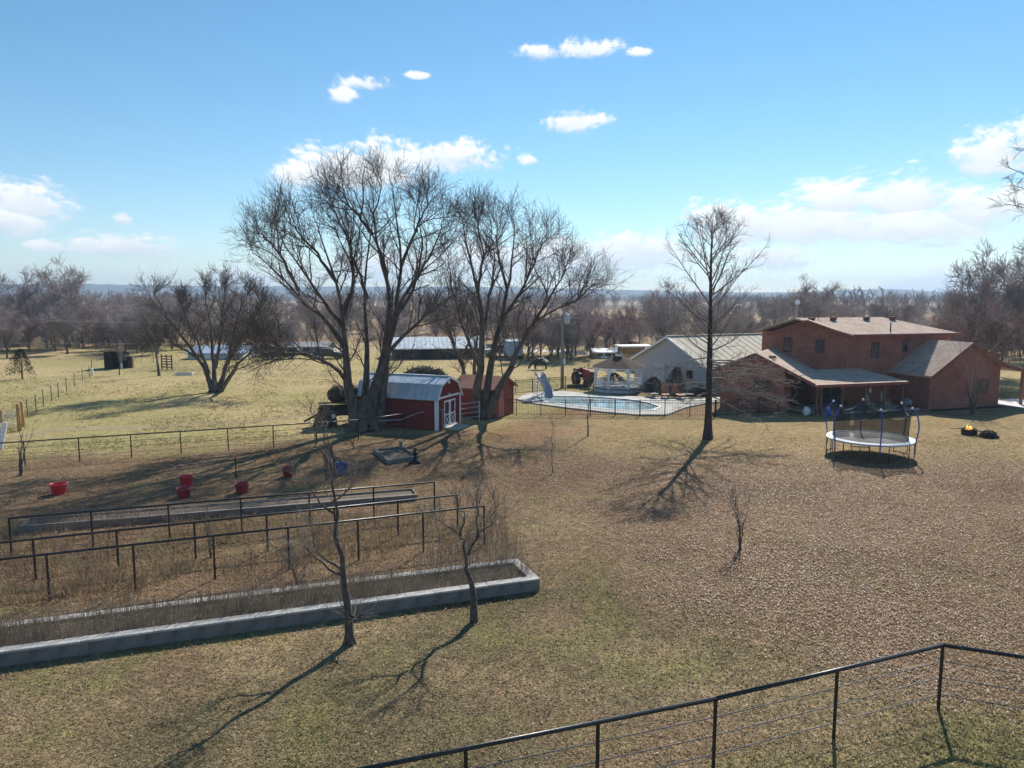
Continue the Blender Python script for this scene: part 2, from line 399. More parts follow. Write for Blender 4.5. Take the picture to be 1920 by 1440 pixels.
def make_ground():
    def axis(a, b, st, lo, hi, g):
        xs = list(np.arange(a, b + st / 2, st)); d = st
        while xs[-1] < hi: d *= g; xs.append(xs[-1] + d)
        d = st; l = []
        x = a
        while x > lo: d *= g; x -= d; l.append(x)
        return np.array(l[::-1] + xs)
    xs = axis(-34, 40, .4, -4000, 4000, 1.11); ys = axis(8, 72, .33, -4000, 4000, 1.09)
    X, Y = np.meshgrid(xs, ys); x, y = X.ravel(), Y.ravel()
    V = np.c_[x, y, np.zeros_like(x)]; nx, ny = len(xs), len(ys)
    i = (np.arange(ny - 1)[:, None] * nx + np.arange(nx - 1)[None]).ravel()
    F = np.c_[i, i + 1, i + nx + 1, i + nx]
    m = bpy.data.materials.new('ground'); m.use_nodes = True; t = NT(m.node_tree)
    o = t.n('ShaderNodeOutputMaterial'); b = t.n('ShaderNodeBsdfPrincipled'); t.l(b.outputs[0], o.inputs[0])
    b.inputs['Roughness'].default_value = 1.0; b.inputs['Specular IOR Level'].default_value = 0.05
    a = t.n('ShaderNodeAttribute', attribute_name='Col'); tc = t.n('ShaderNodeTexCoord'); P = tc.outputs['Object']
    n1 = t.noise(P, 2.6, 6, .65); n2 = t.noise(P, 13, 5, .7); n3 = t.noise(P, 38, 3, .7)
    c = t.mix(1.0, a.outputs['Color'], t.mix(t.smooth(n1, .32, .68), (.70, .68, .66), (1.22, 1.2, 1.15)), 'MULTIPLY')
    c = t.mix(1.0, c, t.mix(t.smooth(n2, .36, .62), (.48, .46, .43), (1.38, 1.35, 1.28)), 'MULTIPLY')
    c = t.mix(t.math('MULTIPLY', t.smooth(n3, .58, .70), .55), c, (.48, .38, .25))
    c = t.mix(t.math('MULTIPLY', t.math('SUBTRACT', 1.0, t.smooth(n3, .30, .42)), .6), c, (.07, .055, .035))
    t.l(c, b.inputs['Base Color'])
    bp = t.n('ShaderNodeBump'); bp.inputs['Strength'].default_value = .9; bp.inputs['Distance'].default_value = .06
    t.l(t.math('ADD', n2, t.math('MULTIPLY', n3, .5)), bp.inputs['Height']); t.l(bp.outputs[0], b.inputs['Normal'])
    kind(put('ground', np_mesh('ground', V, F, m, ground_color(x, y))), 'structure')
make_ground()

def scatter(n, ymin, ymax, power):
    """points on the lawn inside the wedge the yard shows, thinning out with distance"""
    u = rng.random(n); y = (ymin ** (1 - power) + u * (ymax ** (1 - power) - ymin ** (1 - power))) ** (1 / (1 - power))
    x = (rng.random(n) * 2 - 1) * (y * .74 + 2.5)
    return x, y

def clear_of(x, y):
    """False where something solid covers the lawn"""
    ok = np.ones(len(x), bool)
    ok &= ~((y > 55.5) & (x > -1.5) & (x < 42))
    return ok

def make_lawn():
    # short tufts of dormant grass
    n = 105000; x, y = scatter(n, 8.6, 46, 1.35); leaf, green, past = zones(x, y)
    keep = clear_of(x, y) & (rng.random(n) > leaf * .45); x, y, leaf, green, past = (q[keep] for q in (x, y, leaf, green, past)); n = len(x)
    base = ground_color(x, y)
    nb = 3; N = n * nb
    bx = np.repeat(x, nb) + rng.normal(0, .035, N); by = np.repeat(y, nb) + rng.normal(0, .035, N)
    a = rng.random(N) * 2 * np.pi; hgt = (.018 + .05 * rng.random(N) ** 1.6) * np.repeat(1 + .5 * green, nb); lean = .04 + .07 * rng.random(N); w = .005 + .008 * rng.random(N)
    w *= np.repeat(.7 + y / 28, nb)
    dx, dy = np.cos(a), np.sin(a)
    V = np.empty((N, 3, 3)); V[:, 0] = np.c_[bx - dy * w, by + dx * w, np.full(N, .002)]; V[:, 1] = np.c_[bx + dy * w, by - dx * w, np.full(N, .002)]
    V[:, 2] = np.c_[bx + dx * lean, by + dy * lean, hgt]
    tone = np.array([[.52, .41, .235], [.40, .32, .16], [.29, .23, .10], [.21, .155, .10]])[rng.choice(4, N, p=[.3, .33, .22, .15])]
    gr = np.array([.20, .24, .06]); g = np.repeat(green * .8, nb)[:, None] * rng.random((N, 1))
    c = tone * (1 - g) + gr * g; c = c * .55 + np.repeat(base, nb, 0) * .55; c *= rng.uniform(.75, 1.2, (N, 1))
    F = np.arange(N * 3).reshape(N, 3)
    o = kind(put('dormant_grass', np_mesh('dormant_grass', V.reshape(-1, 3), F, attr_mat('grass_blade', .8, .35), np.repeat(c, 3, 0))), 'stuff')
    tag(o, 'short dormant tan and olive grass covering the yard', 'grass')
    # fallen leaves
    n = 430000; x, y = scatter(n, 8.6, 56, .75); leaf, green, past = zones(x, y)
    keep = clear_of(x, y) & (rng.random(n) < np.clip(leaf * (.25 + 1.25 * fbm(x, y, 1.5, 15)) + .06, 0, 1) * (1 - .9 * past)) ; x, y = x[keep], y[keep]; n = len(x)
    s = rng.uniform(.009, .032, n) * (.85 + y / 80); a = rng.random(n) * 2 * np.pi; tilt = rng.normal(0, .5, (n, 2)); asp = rng.uniform(.5, .8, n)
    q = np.array([[-1, 0], [0, -1], [1, 0], [0, 1]], float); V = np.empty((n, 4, 3))
    for i, (p, r) in enumerate(q):
        lx, ly = p * s, r * s * asp
        V[:, i, 0] = x + lx * np.cos(a) - ly * np.sin(a); V[:, i, 1] = y + lx * np.sin(a) + ly * np.cos(a)
        V[:, i, 2] = .014 + np.abs(lx * tilt[:, 0] + ly * tilt[:, 1]) + (.3 * s if i % 2 else 0) + .012 * rng.random(n)
    tone = np.array([[.43, .31, .205], [.31, .18, .108], [.24, .12, .072], [.14, .082, .055], [.60, .50, .39]])[rng.choice(5, n, p=[.15, .28, .27, .27, .03])]
    c = tone * rng.uniform(.75, 1.15, (n, 1))
    o = kind(put('fallen_leaves', np_mesh('fallen_leaves', V.reshape(-1, 3), np.arange(n * 4).reshape(n, 4), attr_mat('dry_leaf', .55, .2), np.repeat(c, 4, 0))), 'stuff')
    tag(o, 'brown fallen oak leaves littering the yard', 'leaves')
make_lawn()

def pasture_tufts():
    n = 42000; u = rng.random(n); y = 40 * (112 / 40) ** u; x = (rng.random(n) * 2 - 1) * y * .76; leaf, green, past = zones(x, y); c = fbm(x, y, 4, 33)
    k = (past > .6) & (c > .42 + .12 * rng.random(n)) & ~((x > -1) & (y < 69)); x, y = x[k], y[k]; n = len(x); nb = 3; N = n * nb
    bx = np.repeat(x, nb) + rng.normal(0, .10, N); by = np.repeat(y, nb) + rng.normal(0, .10, N); a = rng.random(N) * 6.283; h = rng.uniform(.03, .12, N); w = rng.uniform(.02, .05, N); le = rng.uniform(.05, .16, N); dx, dy = np.cos(a), np.sin(a)
    V = np.empty((N, 3, 3)); V[:, 0] = np.c_[bx - dy * w, by + dx * w, np.full(N, .002)]; V[:, 1] = np.c_[bx + dy * w, by - dx * w, np.full(N, .002)]; V[:, 2] = np.c_[bx + dx * le, by + dy * le, h]
    c = np.array([[.46, .365, .18], [.33, .28, .12], [.21, .175, .085], [.54, .43, .26]])[rng.choice(4, N, p=[.3, .3, .22, .18])] * rng.uniform(.75, 1.15, (N, 1))
    o = kind(put('pasture_grass', np_mesh('pasture_grass', V.reshape(-1, 3), np.arange(N * 3).reshape(N, 3), MATS['grass_blade'], np.repeat(c, 3, 0))), 'stuff'); tag(o, 'grazed yellow pasture grass in uneven tufts beyond the fences', 'grass')
pasture_tufts()

# ------------------------------------------------------------------ hills, far road
def make_hills():
    n = 720; az = np.linspace(-np.pi, np.pi, n, endpoint=False)
    def ridge(name, rad, f, colr, thick):
        hh = f(az); rows = []
        for k, (dr, s) in enumerate(((-thick, -.02), (-thick * .55, .45), (-thick * .25, .8), (0, 1), (thick * .4, .6), (thick, -.02))):
            r = rad + dr; rows.append(np.c_[np.sin(az) * r, np.cos(az) * r, np.maximum(hh * s, -.5 if s < 0 else 0.2)])
        V = np.concatenate(rows); i = np.arange(n); F = []
        for k in range(5): F.append(np.c_[k * n + i, k * n + (i + 1) % n, (k + 1) * n + (i + 1) % n, (k + 1) * n + i])
        kind(put(name, np_mesh(name, V, np.concatenate(F), colr, smooth=False)), 'structure')
    deg = np.degrees(az)
    def prof(d):   # ridge height in pixels above the horizon, from the photograph
        u = [-180, -120, -60, -36, -30, -22, -10, 0, 3, 8, 12, 18, 22.6, 24, 27, 30, 36, 60, 120, 180]
        p = [14, 17, 15, 18, 20, 18, 18, 18, 16, 13, 10, 7, 8, 12, 12, 8, 6, 12, 15, 14]
        return np.interp(d, u, p)
    hm = mat('wooded_hill', (.075, .068, .055), (.05, .048, .042), .02, 1.0, spec=.05)
    tr = (fbm(np.degrees(az) * 40, az * 0, 9, 5, 3) - .5)
    ridge('hill', 3300, lambda a: 8.8 + prof(deg) / 1378 * 3300 + tr * 7, hm, 700)
    ridge('low_hill', 1700, lambda a: 6 + 3.5 * fbm(deg, deg * 0, 11, 9) + 4 * (fbm(deg * 40, deg * 0, 5, 6, 3) - .5), mat('wooded_rise', (.10, .08, .068), (.06, .05, .045), .03, 1.0, spec=.05), 300)
make_hills()

def strip(name, pts, w, z, material):
    pts = [Vector(p) for p in pts]; m = M(); L = []
    for i, p in enumerate(pts):
        d = (pts[min(i + 1, len(pts) - 1)] - pts[max(i - 1, 0)]); d.z = 0; d.normalize(); n = Vector((-d.y, d.x, 0))
        L += [p + n * w / 2 + Vector((0, 0, z)), p - n * w / 2 + Vector((0, 0, z))]
    m.add(L, [(2 * i, 2 * i + 2, 2 * i + 3, 2 * i + 1) for i in range(len(pts) - 1)])
    return kind(m.build(name, material), 'structure')
road_m = mat('gravel_road', (.62, .58, .52), (.5, .46, .41), .4, .95)
strip('road', [G(880, 655), G(960, 656), G(1050, 659), G(1120, 664), G(1180, 668), G(1215, 672)], 5, .012, road_m)
strip('path', [G(1878, 760), G(1905, 756), G(1935, 752)], 3.2, .02, mat('walk', (.75, .73, .70), None, .6, .9))
strip('track', [G(-40, 833), G(100, 806), G(300, 800), G(500, 787), G(620, 772)], 1.1, .006, mat('bare_track', (.34, .255, .145), (.27, .21, .11), .8, 1.0))

# ------------------------------------------------------------------ trees
class TB:
    """collects tapered branches as polylines and turns them into tubes in bulk"""
    def __init__(s, seed): s.r = random.Random(seed); s.d = {}; s.tips = []
    def add(s, part, pts, rad, sides): s.d.setdefault((part, len(pts), sides), []).append((pts, rad))
    def arrays(s, part):
        Vs, Fs, k = [], [], 0
        for (p, n, sd_), L in s.d.items():
            if p != part: continue
            P = np.array([[tuple(q) for q in a] for a, _ in L], float); Rr = np.array([b for _, b in L], float)
            T = np.gradient(P, axis=1); T /= np.linalg.norm(T, axis=2, keepdims=True) + 1e-9
            av = P[:, -1] - P[:, 0]; av /= np.linalg.norm(av, axis=1, keepdims=True) + 1e-9
            ref = np.where(np.abs(av[:, 2:3]) < .8, np.array([[0, 0, 1.]]), np.array([[1., 0.2, 0]]))[:, None, :]
            A = np.cross(T, np.broadcast_to(ref, T.shape)); A /= np.linalg.norm(A, axis=2, keepdims=True) + 1e-9
            B = np.cross(T, A); th = np.arange(sd_) * 2 * np.pi / sd_
            V = P[:, :, None] + Rr[:, :, None, None] * (A[:, :, None] * np.cos(th)[None, None, :, None] + B[:, :, None] * np.sin(th)[None, None, :, None])
            N = len(P); V = V.reshape(-1, 3)
            b = (np.arange(N) * n * sd_)[:, None, None] + (np.arange(n - 1) * sd_)[None, :, None]; j = np.arange(sd_)[None, None]
            F = np.stack([b + j, b + (j + 1) % sd_, b + sd_ + (j + 1) % sd_, b + sd_ + j], -1).reshape(-1, 4) + k
            Vs.append(V); Fs.append(F); k += len(V)
        return np.concatenate(Vs), np.concatenate(Fs)
    def mesh(s, part, material): V, F = s.arrays(part); return np_mesh(part, V, F, material, smooth=True)

def catmull(p, n):
    p = [Vector(q) for q in p]; p = [p[0] * 2 - p[1]] + p + [p[-1] * 2 - p[-2]]; m = len(p) - 3; out = []
    for i in range(n):
        t = i / (n - 1) * m; k = min(int(t), m - 1); f = t - k; a, b, c, d = p[k:k + 4]
        out.append(.5 * ((2 * b) + (c - a) * f + (2 * a - 5 * b + 4 * c - d) * f * f + (3 * b - a - 3 * c + d) * f ** 3))
    return out

def spawn(tb, pts, rad, lvl, q):
    """side shoots along a branch, recursively"""
    if lvl >= len(q['n']): return
    r = tb.r; nch = q['n'][lvl]; nch = max(1, int(nch * r.uniform(.8, 1.2) + .5)); k = len(pts) - 1
    last = lvl == len(q['n']) - 1
    t0 = q['t0'][lvl]
    for c in range(nch):
        t = t0 + (1 - t0) * ((c + r.random() * .9) / nch); t = min(t, .995); f = t * k; i = min(int(f), k - 1); g = f - i
        p = pts[i].lerp(pts[i + 1], g); d = (pts[i + 1] - pts[i]).normalized(); rr = rad[i] * (1 - g) + rad[i + 1] * g
        ang = R(r.uniform(*q['ang'][lvl])); az = r.uniform(0, 2 * math.pi)
        pr = d.orthogonal().normalized(); pr = Matrix.Rotation(az, 3, d) @ pr
        nd = (d * math.cos(ang) + pr * math.sin(ang)); nd.z += q['up'][lvl]; nd.normalize()
        L = q['len'][lvl] * r.uniform(.65, 1.25) * (1.28 - .95 * t if lvl == 0 else 1.0)
        ns = q['seg'][lvl]; P = [p]; dd = nd; 
        for s_ in range(ns):
            dd = (dd + Vector((r.gauss(0, 1), r.gauss(0, 1), r.gauss(0, 1))) * q['wob'][lvl] + Vector((0, 0, q['trop'][lvl]))).normalized()
            P.append(P[-1] + dd * (L / ns))
        r0 = min(rr * q['rr'][lvl], q['rmax'][lvl]); r1 = max(r0 * .45, q['rmin'])
        r0 = max(r0, q['rmin'])
        Rd = [r0 + (r1 - r0) * (j / ns) for j in range(ns + 1)]
        tb.add('trunk' if (lvl == 0 and q.get('wood', 0)) else 'crown', P, Rd, 3 if lvl > 0 else 4)
        if last: tb.tips.append(P[-1])
        spawn(tb, P, Rd, lvl + 1, q)

Q_MAPLE = dict(n=[15, 8, 5], len=[3.0, 1.35, .55], seg=[6, 4, 3], ang=[(26, 62), (25, 60), (25, 60)], up=[.14, .14, .2], trop=[.05, .05, .08], wob=[.12, .16, .18],
               rr=[.6, .6, .6], rmax=[.05, .019, .0105], rmin=.0075, t0=[.2, .12, .1], wood=0)

def limb(tb, pts, r0, r1, q, n=14, part='trunk', sides=8, start=0):
    P = catmull(pts, n); r = tb.r
    P = [p + Vector((r.gauss(0, 1), r.gauss(0, 1), r.gauss(0, .6))) * (.02 + .035 * min(1, i / 5)) if 0 < i else p for i, p in enumerate(P)]
    Rd = [r0 * (1 - i / (n - 1)) ** 1.75 + r1 for i in range(n)]
    tb.add(part, P, Rd, sides); spawn(tb, P, Rd, start, q)

def finish_tree(tb, name, label, base, mt=bark, mc=twig, group=None, cat='tree'):
    t = thing(name, label, cat, base, 0, group)
    put('trunk', tb.mesh('trunk', mt), t); put('crown', tb.mesh('crown', mc), t)
    return t

def px_tree(name, label, bu, bv, limbs, q, seed, flare=None, group=None, mt=bark, mc=twig, n=14):
    """limbs: list of (r0, r1, [(u, v, dy), ...]) seen in the photograph, given depth dy about the base's distance"""
    b = G(bu, bv); tb = TB(seed)
    for r0, r1, pts in limbs:
        k = len(pts)
        P = [PD(u, v, b.y + dy) - b for u, v, dy in pts]
        if P[0].z < .35: P[0].z = -.1
        if P[-1].z > 8: P[-1] = P[-2].lerp(P[-1], .45)
        limb(tb, P, r0, r1, q, n)
    if flare:
        for s in range(7):
            a = s * .9 + .2; f = flare * tb.r.uniform(.8, 1.15)
            tb.add('trunk', [Vector((math.cos(a) * f * 1.5, math.sin(a) * f * 1.5, -.08)), Vector((math.cos(a) * f * .95, math.sin(a) * f * .95, .2 * f)), Vector((math.cos(a) * f * .6, math.sin(a) * f * .6, 1.1 * f)), Vector((math.cos(a) * f * .2, math.sin(a) * f * .2, 2.6 * f))], [f * .22, f * .36, f * .46, f * .12], 7)
    return finish_tree(tb, name, label, b, mt, mc, group), tb

def ln(*p):
    """limb through pixels; depth drifts smoothly from first dy to last dy"""
    (r0, r1, d0, d1), pts = p[0], p[1:]
    n = len(pts) - 1
    return (r0, r1, [(u, v, d0 + (d1 - d0) * i / n) for i, (u, v) in enumerate(pts)])

px_tree('maple_tree', 'huge bare many-stemmed maple with the widest crown, standing against the barn-shaped shed', 686, 806, [
    ln((.50, .02, -.1, -1.5), (668, 804), (664, 765), (652, 735), (650, 690), (648, 630), (640, 570), (622, 500), (598, 430), (572, 378)),
    ln((.46, .02, 0, 1.6), (696, 804), (697, 760), (708, 715), (718, 680), (727, 620), (730, 560), (722, 500), (700, 440), (672, 380), (657, 318)),
    ln((.42, .02, .3, 2.5), (712, 802), (712, 755), (722, 705), (728, 650), (745, 580), (752, 500), (745, 430), (738, 360), (733, 322)),
    ln((.34, .02, .2, 3.2), (684, 802), (684, 750), (686, 700), (690, 640), (682, 560), (690, 480), (702, 400), (698, 340)),
    ln((.16, .02, -.5, -3), (650, 660), (612, 600), (572, 568), (530, 520), (482, 478), (445, 455)),
    ln((.14, .02, -.3, -4.2), (656, 725), (628, 688), (572, 664), (520, 648), (505, 630), (488, 616)),
    ln((.09, .015, -2.0, -4.0), (572, 664), (540, 662), (505, 650), (475, 650)),
    ln((.15, .02, -.5, 2.0), (648, 620), (602, 560), (562, 500), (522, 440), (498, 392)),
    ln((.15, .02, -.2, -2.2), (728, 612), (762, 550), (800, 490), (826, 430), (828, 385)),
    ln((.14, .02, .2, -3.0), (722, 668), (765, 622), (800, 590), (838, 560), (862, 540)),
    ln((.14, .02, -.4, -2.6), (645, 590), (664, 520), (650, 450), (622, 390), (602, 362)),
    ln((.13, .02, .6, 3.2), (738, 600), (775, 540), (792, 470), (785, 400), (780, 345)),
    ln((.12, .02, -1.0, -3.6), (632, 530), (590, 470), (545, 420), (515, 385)),
    ln((.11, .02, .6, 3.4), (730, 545), (712, 470), (700, 410), (715, 350), (712, 318)),
    ln((.11, .02, -.6, -3.0), (700, 440), (668, 400), (640, 362), (632, 335)),
    ln((.10, .02, -.6, 1.0), (560, 545), (520, 470), (492, 440), (470, 425)),
    ln((.10, .02, .8, 2.5), (752, 500), (780, 430), (800, 380), (800, 350)),
    ln((.10, .02, .8, -2.5), (690, 560), (668, 500), (655, 450), (640, 400))], Q_MAPLE, 3, flare=.85)
px_tree('maple_tree', 'tall bare maple with a long limb sweeping toward the pool, beside the steel gate', 905, 786, [
    ln((.38, .02, 0, -1.5), (893, 786), (896, 730), (903, 665), (905, 600), (895, 540), (880, 480), (865, 420), (858, 385)),
    ln((.36, .02, .1, 1.5), (906, 786), (913, 730), (925, 660), (940, 600), (950, 540), (960, 480), (962, 420), (955, 390)),
    ln((.36, .02, 0, -1.5), (913, 784), (930, 740), (950, 705), (966, 668), (985, 628), (1010, 598), (1050, 576), (1085, 548), (1128, 518)),
    ln((.13, .02, -.3, 2.0), (904, 640), (915, 570), (926, 500), (922, 430), (908, 378)),
    ln((.13, .02, .4, -1.6), (940, 600), (975, 550), (1000, 500), (1020, 450), (1028, 425)),
    ln((.12, .02, -1.2, -2.8), (1000, 604), (1030, 560), (1058, 510), (1070, 485)),
    ln((.13, .02, .2, 2.2), (899, 690), (872, 620), (852, 560), (842, 500), (838, 440)),
    ln((.11, .02, .6, 3.0), (930, 640), (955, 580), (990, 520), (1000, 460), (990, 415)),
    ln((.10, .02, -.6, -2.5), (896, 545), (905, 480), (895, 420), (885, 375)),
    ln((.10, .02, -1.0, 1.0), (1060, 572), (1085, 560), (1110, 535), (1125, 540)),
    ln((.10, .02, .8, 2.8), (950, 540), (935, 480), (932, 430), (930, 395))], Q_MAPLE, 5, flare=.42)
Q_MID = dict(Q_MAPLE, n=[11, 8, 5], len=[2.2, 1.1, .5])
px_tree('maple_tree', 'bare leaning tree rising between the two red sheds', 884, 757, [
    ln((.24, .02, 0, 1), (882, 757), (874, 715), (866, 680), (850, 640), (834, 600), (822, 565)),
    ln((.20, .02, 0, -1), (888, 757), (889, 700), (893, 660), (896, 625), (885, 590), (880, 565)),
    ln((.12, .02, .3, 2), (868, 690), (852, 655), (842, 630), (815, 600), (800, 580)),
    ln((.12, .02, .3, -2), (862, 668), (880, 640), (870, 600), (860, 560))], Q_MID, 8, flare=.3)
Q_FIELD = dict(Q_MAPLE, n=[14, 9, 6], len=[2.8, 1.35, .62], rmin=.011)
_, tbl = px_tree('field_tree', 'bare vase-shaped tree with spreading stems standing alone in the pasture', 404, 735, [
    ln((.26, .02, 0, -1.5), (398, 735), (386, 695), (352, 645), (316, 598), (292, 558), (278, 535)),
    ln((.25, .02, 0, 1.5), (402, 735), (400, 680), (396, 620), (386, 560), (376, 512)),
    ln((.25, .02, 0, .8), (408, 735), (424, 685), (440, 622), (455, 565), (462, 525)),
    ln((.24, .02, 0, -2.5), (412, 734), (442, 690), (478, 655), (518, 640)),
    ln((.15, .02, .3, 2.5), (392, 700), (370, 640), (346, 590), (322, 535)),
    ln((.15, .02, -.3, -2.5), (404, 690), (415, 622), (422, 560), (428, 515)),
    ln((.13, .02, .3, 1.8), (430, 670), (462, 620), (485, 580), (496, 545)),
    ln((.12, .02, -.5, -2.5), (372, 672), (340, 652), (305, 640), (285, 640))], Q_FIELD, 13, flare=.42)
def leaf_cloud(tb, n, pick, s, c1, c2, seed):
    r = random.Random(seed); T = [p for p in tb.tips if pick(p)]; V = []; C = []
    for i in range(n):
        p = r.choice(T) + Vector((r.gauss(0, .12), r.gauss(0, .12), r.gauss(0, .12)))
        a = Vector((r.gauss(0, 1), r.gauss(0, 1), r.gauss(0, 1))).normalized(); b = a.orthogonal().normalized(); q = s * r.uniform(.6, 1.3)
        V += [p - a * q, p + b * q * .6, p + a * q, p - b * q * .6]; f = r.random(); C += [[c1[k] * f + c2[k] * (1 - f) for k in range(3)]] * 4
    return np_mesh('clinging_leaves', np.array([tuple(v) for v in V]), np.arange(len(V)).reshape(-1, 4), MATS['dry_leaf'], np.array(C))
kind(put('clinging_leaves', leaf_cloud(tbl, 1500, lambda p: p.x > 1.6 and p.z < 7.5, .085, (.20, .11, .06), (.10, .06, .045), 4), _), 'stuff')

# pin oak by the trampoline: straight leader, lower boughs drooping
def pin_oak():
    b = G(1327, 823); tb = TB(21); r = tb.r
    P = catmull([PD(1327, 823, b.y) - b, PD(1330, 700, b.y) - b, PD(1332, 600, b.y) - b, PD(1333, 500, b.y) - b, PD(1336, 412, b.y) - b], 22); P[0].z = -.1
    Hh = P[-1].z; Rd = [.225 * (1 - i / 21) ** .95 + .012 for i in range(22)]; Rd[0] = .36; Rd[1] = .25
    tb.add('trunk', P, Rd, 10)
    q = dict(n=[8, 5], len=[1.1, .5], seg=[4, 3], ang=[(20, 50), (20, 50)], up=[.05, .05], trop=[.02, .05], wob=[.13, .15], rr=[.55, .6], rmax=[.017, .010], rmin=.0075, t0=[.25, .15])
    def bough(z, az, L, el, trop, q=q, r0=None):
        f = z / Hh * 21; i = min(int(f), 20); p = P[i].lerp(P[i + 1], f - i); rt = Rd[i]
        d = Vector((math.cos(az) * math.cos(el), math.sin(az) * math.cos(el), math.sin(el))); pts = [p]; n = 7
        for k in range(n):
            d = (d + Vector((r.gauss(0, .06), r.gauss(0, .06), trop + r.gauss(0, .04)))).normalized(); pts.append(pts[-1] + d * L / n)
        r0 = r0 or min(.05, rt * .5); rd = [max(r0 * (1 - k / n * .8), .008) for k in range(n + 1)]
        tb.add('crown', pts, rd, 5); spawn(tb, pts, rd, 0, q)
    z = 2.2
    while z < Hh - .35:
        t = z / Hh
        if t < .33:
            az = r.gauss(-.3, 1.0) if r.random() < .45 else r.uniform(0, 2 * math.pi); L = 3.4 + 1.7 * max(0, math.cos(az)) + r.uniform(-.6, .5); bough(z, az, L, R(r.uniform(-12, 12)), -.045)
            z += .10
        elif t < .55:
            bough(z, r.uniform(0, 2 * math.pi), r.uniform(3.0, 4.4), R(r.uniform(14, 40)), .045); z += .2
        else:
            L = min((1 - t) * 10.5, 4.7) + .5; bough(z, r.uniform(0, 2 * math.pi), L * r.uniform(.7, 1.1), R(r.uniform(34, 58)), .045); z += .22
    finish_tree(tb, 'pin_oak_tree', 'straight young pin oak standing alone on the lawn before the pool fence', b, mat('oak_bark', (.085, .07, .06), (.035, .03, .027), 6, .95, .8, stretch=(1, 1, .3)), mat('oak_twig', (.30, .265, .235), (.17, .145, .13), 3, .85))
pin_oak()

# young orchard trees beside the long block bed
Q_SMALL = dict(n=[14, 6], len=[.8, .35], seg=[5, 3], ang=[(25, 60), (25, 55)], up=[.35, .3], trop=[.08, .1], wob=[.14, .16], rr=[.5, .6], rmax=[.012, .006], rmin=.0034, t0=[.35, .15])
ot_bark = mat('orchard_bark', (.15, .125, .105), (.06, .05, .045), 14, .95, .9, stretch=(1, 1, .4), bscale=40)
ot_twig = mat('orchard_twig', (.27, .235, .20), (.16, .135, .115), 8, .8)
px_tree('fruit_tree', 'taller pruned fruit tree with a thick knobbed trunk beside the block bed', 655, 1208, [
    (.125, .008, [(655, 1208, 0), (652, 1160, 0), (642, 1085, 0), (634, 1010, .05), (624, 950, .05), (618, 880, .1), (614, 820, .1), (611, 780, .1)]),
    (.034, .006, [(641, 1078, 0), (618, 1066, -.1), (590, 1042, -.2), (565, 1022, -.4), (535, 1028, -.5), (500, 1040, -.5)]),
    (.032, .006, [(641, 1068, .05), (610, 1045, .2), (592, 1028, .4), (588, 1000, .5), (585, 960, .6)]),
    (.03, .006, [(626, 962, 0), (600, 946, -.2), (590, 925, -.3), (565, 905, -.6), (538, 880, -.8)]),
    (.026, .006, [(622, 942, .1), (650, 920, .3), (662, 880, .5)]),
    (.045, .02, [(655, 1160, 0), (668, 1157, -.05), (676, 1160, -.06)]),
    (.03, .006, [(616, 870, .1), (596, 820, .3), (590, 770, .3)])], Q_SMALL, 31, flare=.13, mt=ot_bark, mc=ot_twig, n=12)
px_tree('fruit_tree', 'shorter pruned fruit tree forking at head height by the end of the block bed', 890, 1166, [
    (.105, .02, [(890, 1166, 0), (883, 1110, 0), (876, 1060, 0), (868, 1015, .05), (862, 1005, .05)]),
    (.034, .006, [(866, 1012, .05), (856, 998, .1), (838, 985, .2), (815, 972, .3), (800, 960, .3)]),
    (.042, .006, [(878, 1040, 0), (893, 1010, -.1), (915, 992, -.2), (926, 960, -.3), (924, 925, -.4)]),
    (.03, .006, [(893, 1010, -.1), (895, 975, -.1), (893, 935, .1), (900, 905, .1)]),
    (.03, .006, [(864, 1006, .05), (870, 970, .1), (850, 930, .2)])], Q_SMALL, 32, flare=.1, mt=ot_bark, mc=ot_twig, n=10)
def sapling(label, u, v, vt, seed, stems, spread, r0, q=Q_SMALL, name='sapling', cat='sapling', mt=ot_bark, mc=ot_twig, nch=7, ln_=.5):
    b = G(u, v); h = hz(u, v, vt); tb = TB(seed); r = tb.r; q = dict(q, n=[nch, 4], len=[ln_, ln_ * .5])
    for s in range(stems):
        a = r.uniform(0, 2 * math.pi); sp = spread * r.uniform(.5, 1.1) if stems > 1 else spread * .15; hh = h * (r.uniform(.75, 1) if s else 1)
        pts = [Vector((math.cos(a) * .03, math.sin(a) * .03, -.05)), Vector((math.cos(a) * sp * .3, math.sin(a) * sp * .3, hh * .4)), Vector((math.cos(a) * sp, math.sin(a) * sp, hh))]
        limb(tb, pts, r0 * r.uniform(.7, 1), .004, q, 9, sides=6)
    return finish_tree(tb, name, label, b, mt, mc, None, cat)
sapling('thin bare sapling on the leafy lawn between the ornament bed and the pin oak', 1036, 888, 790, 41, 1, .5, .035, nch=12, ln_=.8)
sapling('slim young tree in front of the pool fence before the gazebo', 1103, 818, 640, 42, 1, .4, .075, nch=16, ln_=1.0, mt=bark)
sapling('many-stemmed bare shrub growing alone in the fallen leaves', 1388, 1030, 908, 43, 8, .55, .026, nch=3, ln_=.5, name='shrub', cat='shrub', mt=twig)
sapling('young bare tree with pale twigs before the gabled house wing', 1823, 776, 632, 44, 4, 1.7, .10, nch=20, ln_=1.7, mt=bark_pale, mc=mat('pale_red_twig', (.42, .30, .27), (.27, .19, .17), 3, .85))
sapling('small forked bare tree by the pipe fence near the wooden gate posts', 37, 892, 780, 45, 4, .9, .07, nch=4, ln_=.5)
sapling('twiggy bare shrub clump on the shaded slope beside the blue tub', 612, 900, 760, 46, 6, .5, .02, nch=8, ln_=.5, name='shrub', cat='shrub')
sapling('thin bare bush in the dry grass between the trellis rows', 395, 1045, 940, 47, 5, .4, .018, nch=6, ln_=.4, name='shrub', cat='shrub')
